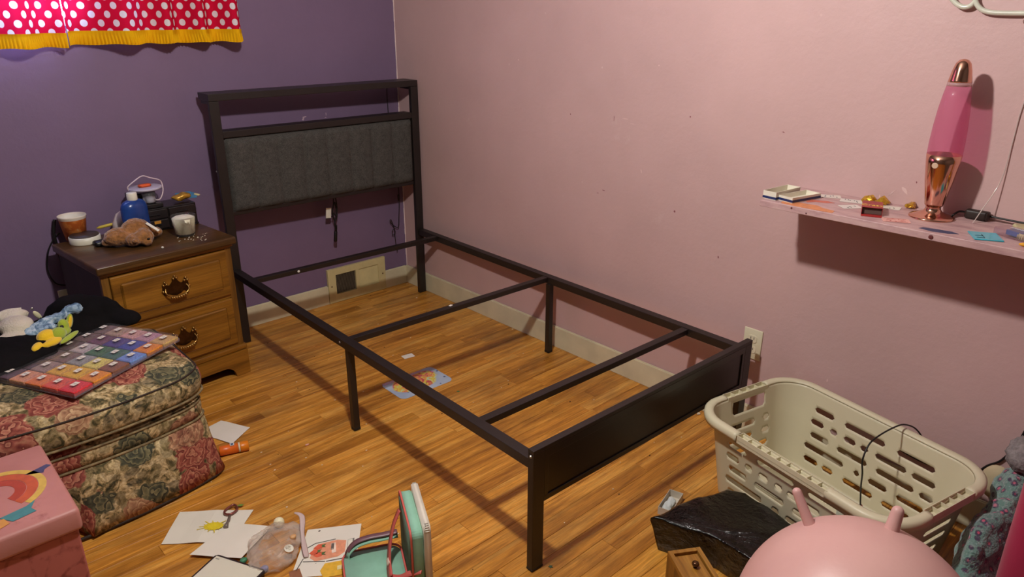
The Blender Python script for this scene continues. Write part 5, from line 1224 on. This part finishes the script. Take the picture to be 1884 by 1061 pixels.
for x, y in ((-.006, .003), (-.003, .005), (.003, .004), (.006, .002), (-.003, -.004), (.001, -.005)): box(b, x - .0012, x + .0012, y - .0008, y + .0008, .0009, .0012)
obj('black_marks', b, mat('dot_black', (20, 20, 20), .4), t)
for nm, lb, p, r, c in (('green_bead', 'tiny green toy piece at the left front of the frosted bag', (-1.668, -1.560, .012), .009, (60, 130, 92)), ('blue_bead', 'tiny blue-violet toy piece at the front of the frosted bag', (-1.640, -1.628, .010), .010, (110, 112, 176)), ('tan_bead', 'tiny tan toy head at the right of the frosted bag', (-1.532, -1.592, .036), .008, (214, 164, 110))):
    b = BM(); ell(b, (0, 0, 0), (r * 1.3, r, r * .8), 2); jitter(b, r * .3, 80); o = obj(nm, b, mat(nm + '_c', c, .5), smooth=True); o.location = p; tag(o, lb, 'toy')
# tablet
t = thing('tablet', 'white-faced drawing tablet with a black rim at the bottom edge', 'tablet', (-1.714, -1.490, .0105), math.atan2(-.147, .070))
TL, TW = .172, .20
b = BM(); prism(b, [(x + TL / 2, y - TW / 2) for x, y in rrect(TL / 2, TW / 2, .012, 4)], 0, .008, None, .001); obj('rim', b, mat('tablet_black', (34, 28, 26), .4), t)
b = BM(); box(b, .007, TL - .007, -TW + .007, -.007, .0081, .0088); s_ = obj('screen', b, mat('screen_white', (216, 212, 192), .4, var=.02), t)
obj('small_print', box(BM(), .012, .024, -.018, -.014, .0089, .0091), mat('print_grey', (150, 150, 140), .6), s_)

# mint lunch bag, open, lid standing
M_mint = mat('mint_fabric', (142, 192, 168), .85, var=.08, vs=30, bs=.3, bscale=300, bd=.001); M_coral = mat('coral_trim', (206, 96, 88), .5, var=.1)
M_minti = mat('mint_inner', (92, 116, 98), .85, bs=.3, bscale=200)
hang = math.atan2(.93, .36)
t = thing('lunch_bag', 'mint green lunch bag with coral trim lying open on the floor', 'lunch bag', (-1.402, -1.992, .001), hang - .09)
# local x along the hinge (away from the camera), local y = toward the left (base side)
b = BM(); prism(b, [(x + .10, y + .085) for x, y in rrect(.10, .080, .03, 5)], 0, .026, None, .004); obj('bag_base', b, M_mint, t, True)
tb = BM(); tube(tb, [(x + .10, y + .085, .027) for x, y in rrect(.101, .081, .031, 5)], .003, 6, True); obj('coral_piping', tb, M_coral, t, True, label='coral piping')
b = BM(); Ml = T3(.10, -.020, .108, PI / 2, 0, 0); prism(b, rrect(.098, .102, .022, 5), -.016, .014, Ml, .003); ld_ = obj('bag_lid', b, M_mint, t, True)
b = BM(); prism(b, rrect(.090, .094, .02, 5), .0142, .0152, T3(.10, -.020, .108, -PI / 2, 0, 0) if 0 else T3(.10, -.0201 + .035, .108, PI / 2, 0, 0)); obj('lid_lining', b, M_minti, ld_, True, label='grey-green lining')
tb = BM(); tube(tb, [(x + .10, -.003, y + .108) for x, y in rrect(.099, .103, .022, 5)], .003, 6, True); obj('lid_piping', tb, M_coral, ld_, True, label='coral piping')
b = BM(); prism(b, rrect(.104, .112, .018, 5), -.018, .0, T3(.10, -.054, .114, PI / 2, 0, 0), .004); obj('white_ice_pack', b, mat('ice_pack', (224, 216, 200), .45), t, True, label='white plastic back plate')
# coral strap
def ribbon(pts, w, nrm, th=.0014):
    b = BM(); P = cr(pts, 6); nrm = Vector(nrm).normalized(); A = []
    for i, p in enumerate(P):
        d = (P[min(i + 1, len(P) - 1)] - P[max(i - 1, 0)]).normalized(); s = d.cross(nrm).normalized() * w; A.append([b.verts.new(p + s + nrm * th), b.verts.new(p - s + nrm * th), b.verts.new(p - s - nrm * th), b.verts.new(p + s - nrm * th)])
    for a, c in zip(A, A[1:]):
        for k in range(4): b.faces.new((a[k], a[(k + 1) % 4], c[(k + 1) % 4], c[k]))
    b.faces.new(A[0][::-1]); b.faces.new(A[-1]); return b
obj('strap', ribbon([(.165, .004, .165), (.150, .024, .130), (.125, .040, .085), (.095, .048, .052), (.060, .050, .036)], .014, (.1, 1, .5)), M_coral, t, True, label='coral strap')
obj('strap_slider', box(BM(), -.011, .011, -.003, .003, -.006, .006, .002, M=T3(.098, .049, .056, .6, 0, 0)), mat('slider_white', (222, 200, 180), .5), t, True)
obj('strap_tail', ribbon([(.062, .050, .034), (.035, .030, .050), (.015, .006, .075), (.0, -.025, .090)], .009, (.2, .8, .5)), M_coral, t, True, label='coral strap')
b = ribbon([(.178, .150, .012), (.186, .150, .040), (.192, .128, .062), (.194, .090, .070), (.194, .050, .070), (.194, .010, .072)], .009, (0, .2, 1)); obj('carry_handle', b, mat('handle_mauve', (120, 84, 92), .4, var=.1), t, True, label='mauve and mint carry handle')
b = ribbon([(.170, .150, .010), (.178, .150, .036), (.184, .126, .055), (.186, .090, .062), (.186, .050, .062), (.186, .010, .064)], .008, (0, .2, 1)); obj('handle_lining', b, M_mint, t, True)
tag(obj('silver_pin', box(BM(), -.004, .004, -.012, .012, 0, .003, .001, M=T3(-1.452, -1.668, .002, 0, 0, -.6)), M_bolt), 'small silver clasp lying on the jam jar drawing', 'clasp')

# litter scattered on the floor
b = BM(); rr = random.Random(11)
for _ in range(110):
    x, y = rr.uniform(-1.6, -.03), rr.uniform(-2.1, -.03); s = rr.uniform(.0010, .0028)
    ell(b, (x, y, s * .5), (s * rr.uniform(.7, 1.8), s, s * .5), 1)
for x, y, s in ((-.046, -1.965, .010), (-.035, -1.99, .008), (-.12, -.25, .005), (-1.06, -.19, .004), (-.025, -.9, .005)): ell(b, (x, y, s * .4), (s, s * .7, s * .4), 1)
tag(obj('floor_crumbs', b, mat('crumb', (226, 206, 176), .8), kind='stuff'), 'pale crumbs and paper bits scattered over the wooden floor', 'crumbs')
b = BM()
for _ in range(40):
    x, y = rr.uniform(-1.6, -.03), rr.uniform(-2.1, -.03); s = rr.uniform(.001, .003); ell(b, (x, y, s * .4), (s * 1.5, s, s * .4), 1)
tag(obj('dark_specks', b, mat('speck', (50, 28, 14), .8), kind='stuff'), 'dark specks of dirt scattered over the wooden floor', 'dirt')
def star(x, y, s, rgb, label):
    poly = [((s if k % 2 == 0 else s * .45) * math.cos(k * PI / 5), (s if k % 2 == 0 else s * .45) * math.sin(k * PI / 5)) for k in range(10)]
    o = obj('star_sequin', prism(BM(), poly, .0004, .0012), mat('sequin_%d' % rgb[0], rgb, .3, .3)); o.location = (x, y, 0); tag(o, label, 'sequin')
star(-1.050, -2.150, .008, (56, 84, 66), 'green star sequin beside the near footboard leg'); star(-.607, -1.200, .008, (70, 130, 80), 'green sequin right of the placemat under the bed')
b = BM(); ell(b, (-1.247, -1.140, .003), (.008, .004, .003), 2); tag(obj('pink_scrap', b, mat('scrap_pink', (226, 168, 150), .6), smooth=True), 'tiny pink scrap on the open floor in front of the ottoman', 'scrap')
tag(obj('orange_bead', ell(BM(), (-.075, -2.03, .006), (.006, .006, .006), 2), mat('bead_orange', (226, 110, 50), .5), smooth=True), 'small orange bead beside the basket corner', 'bead')
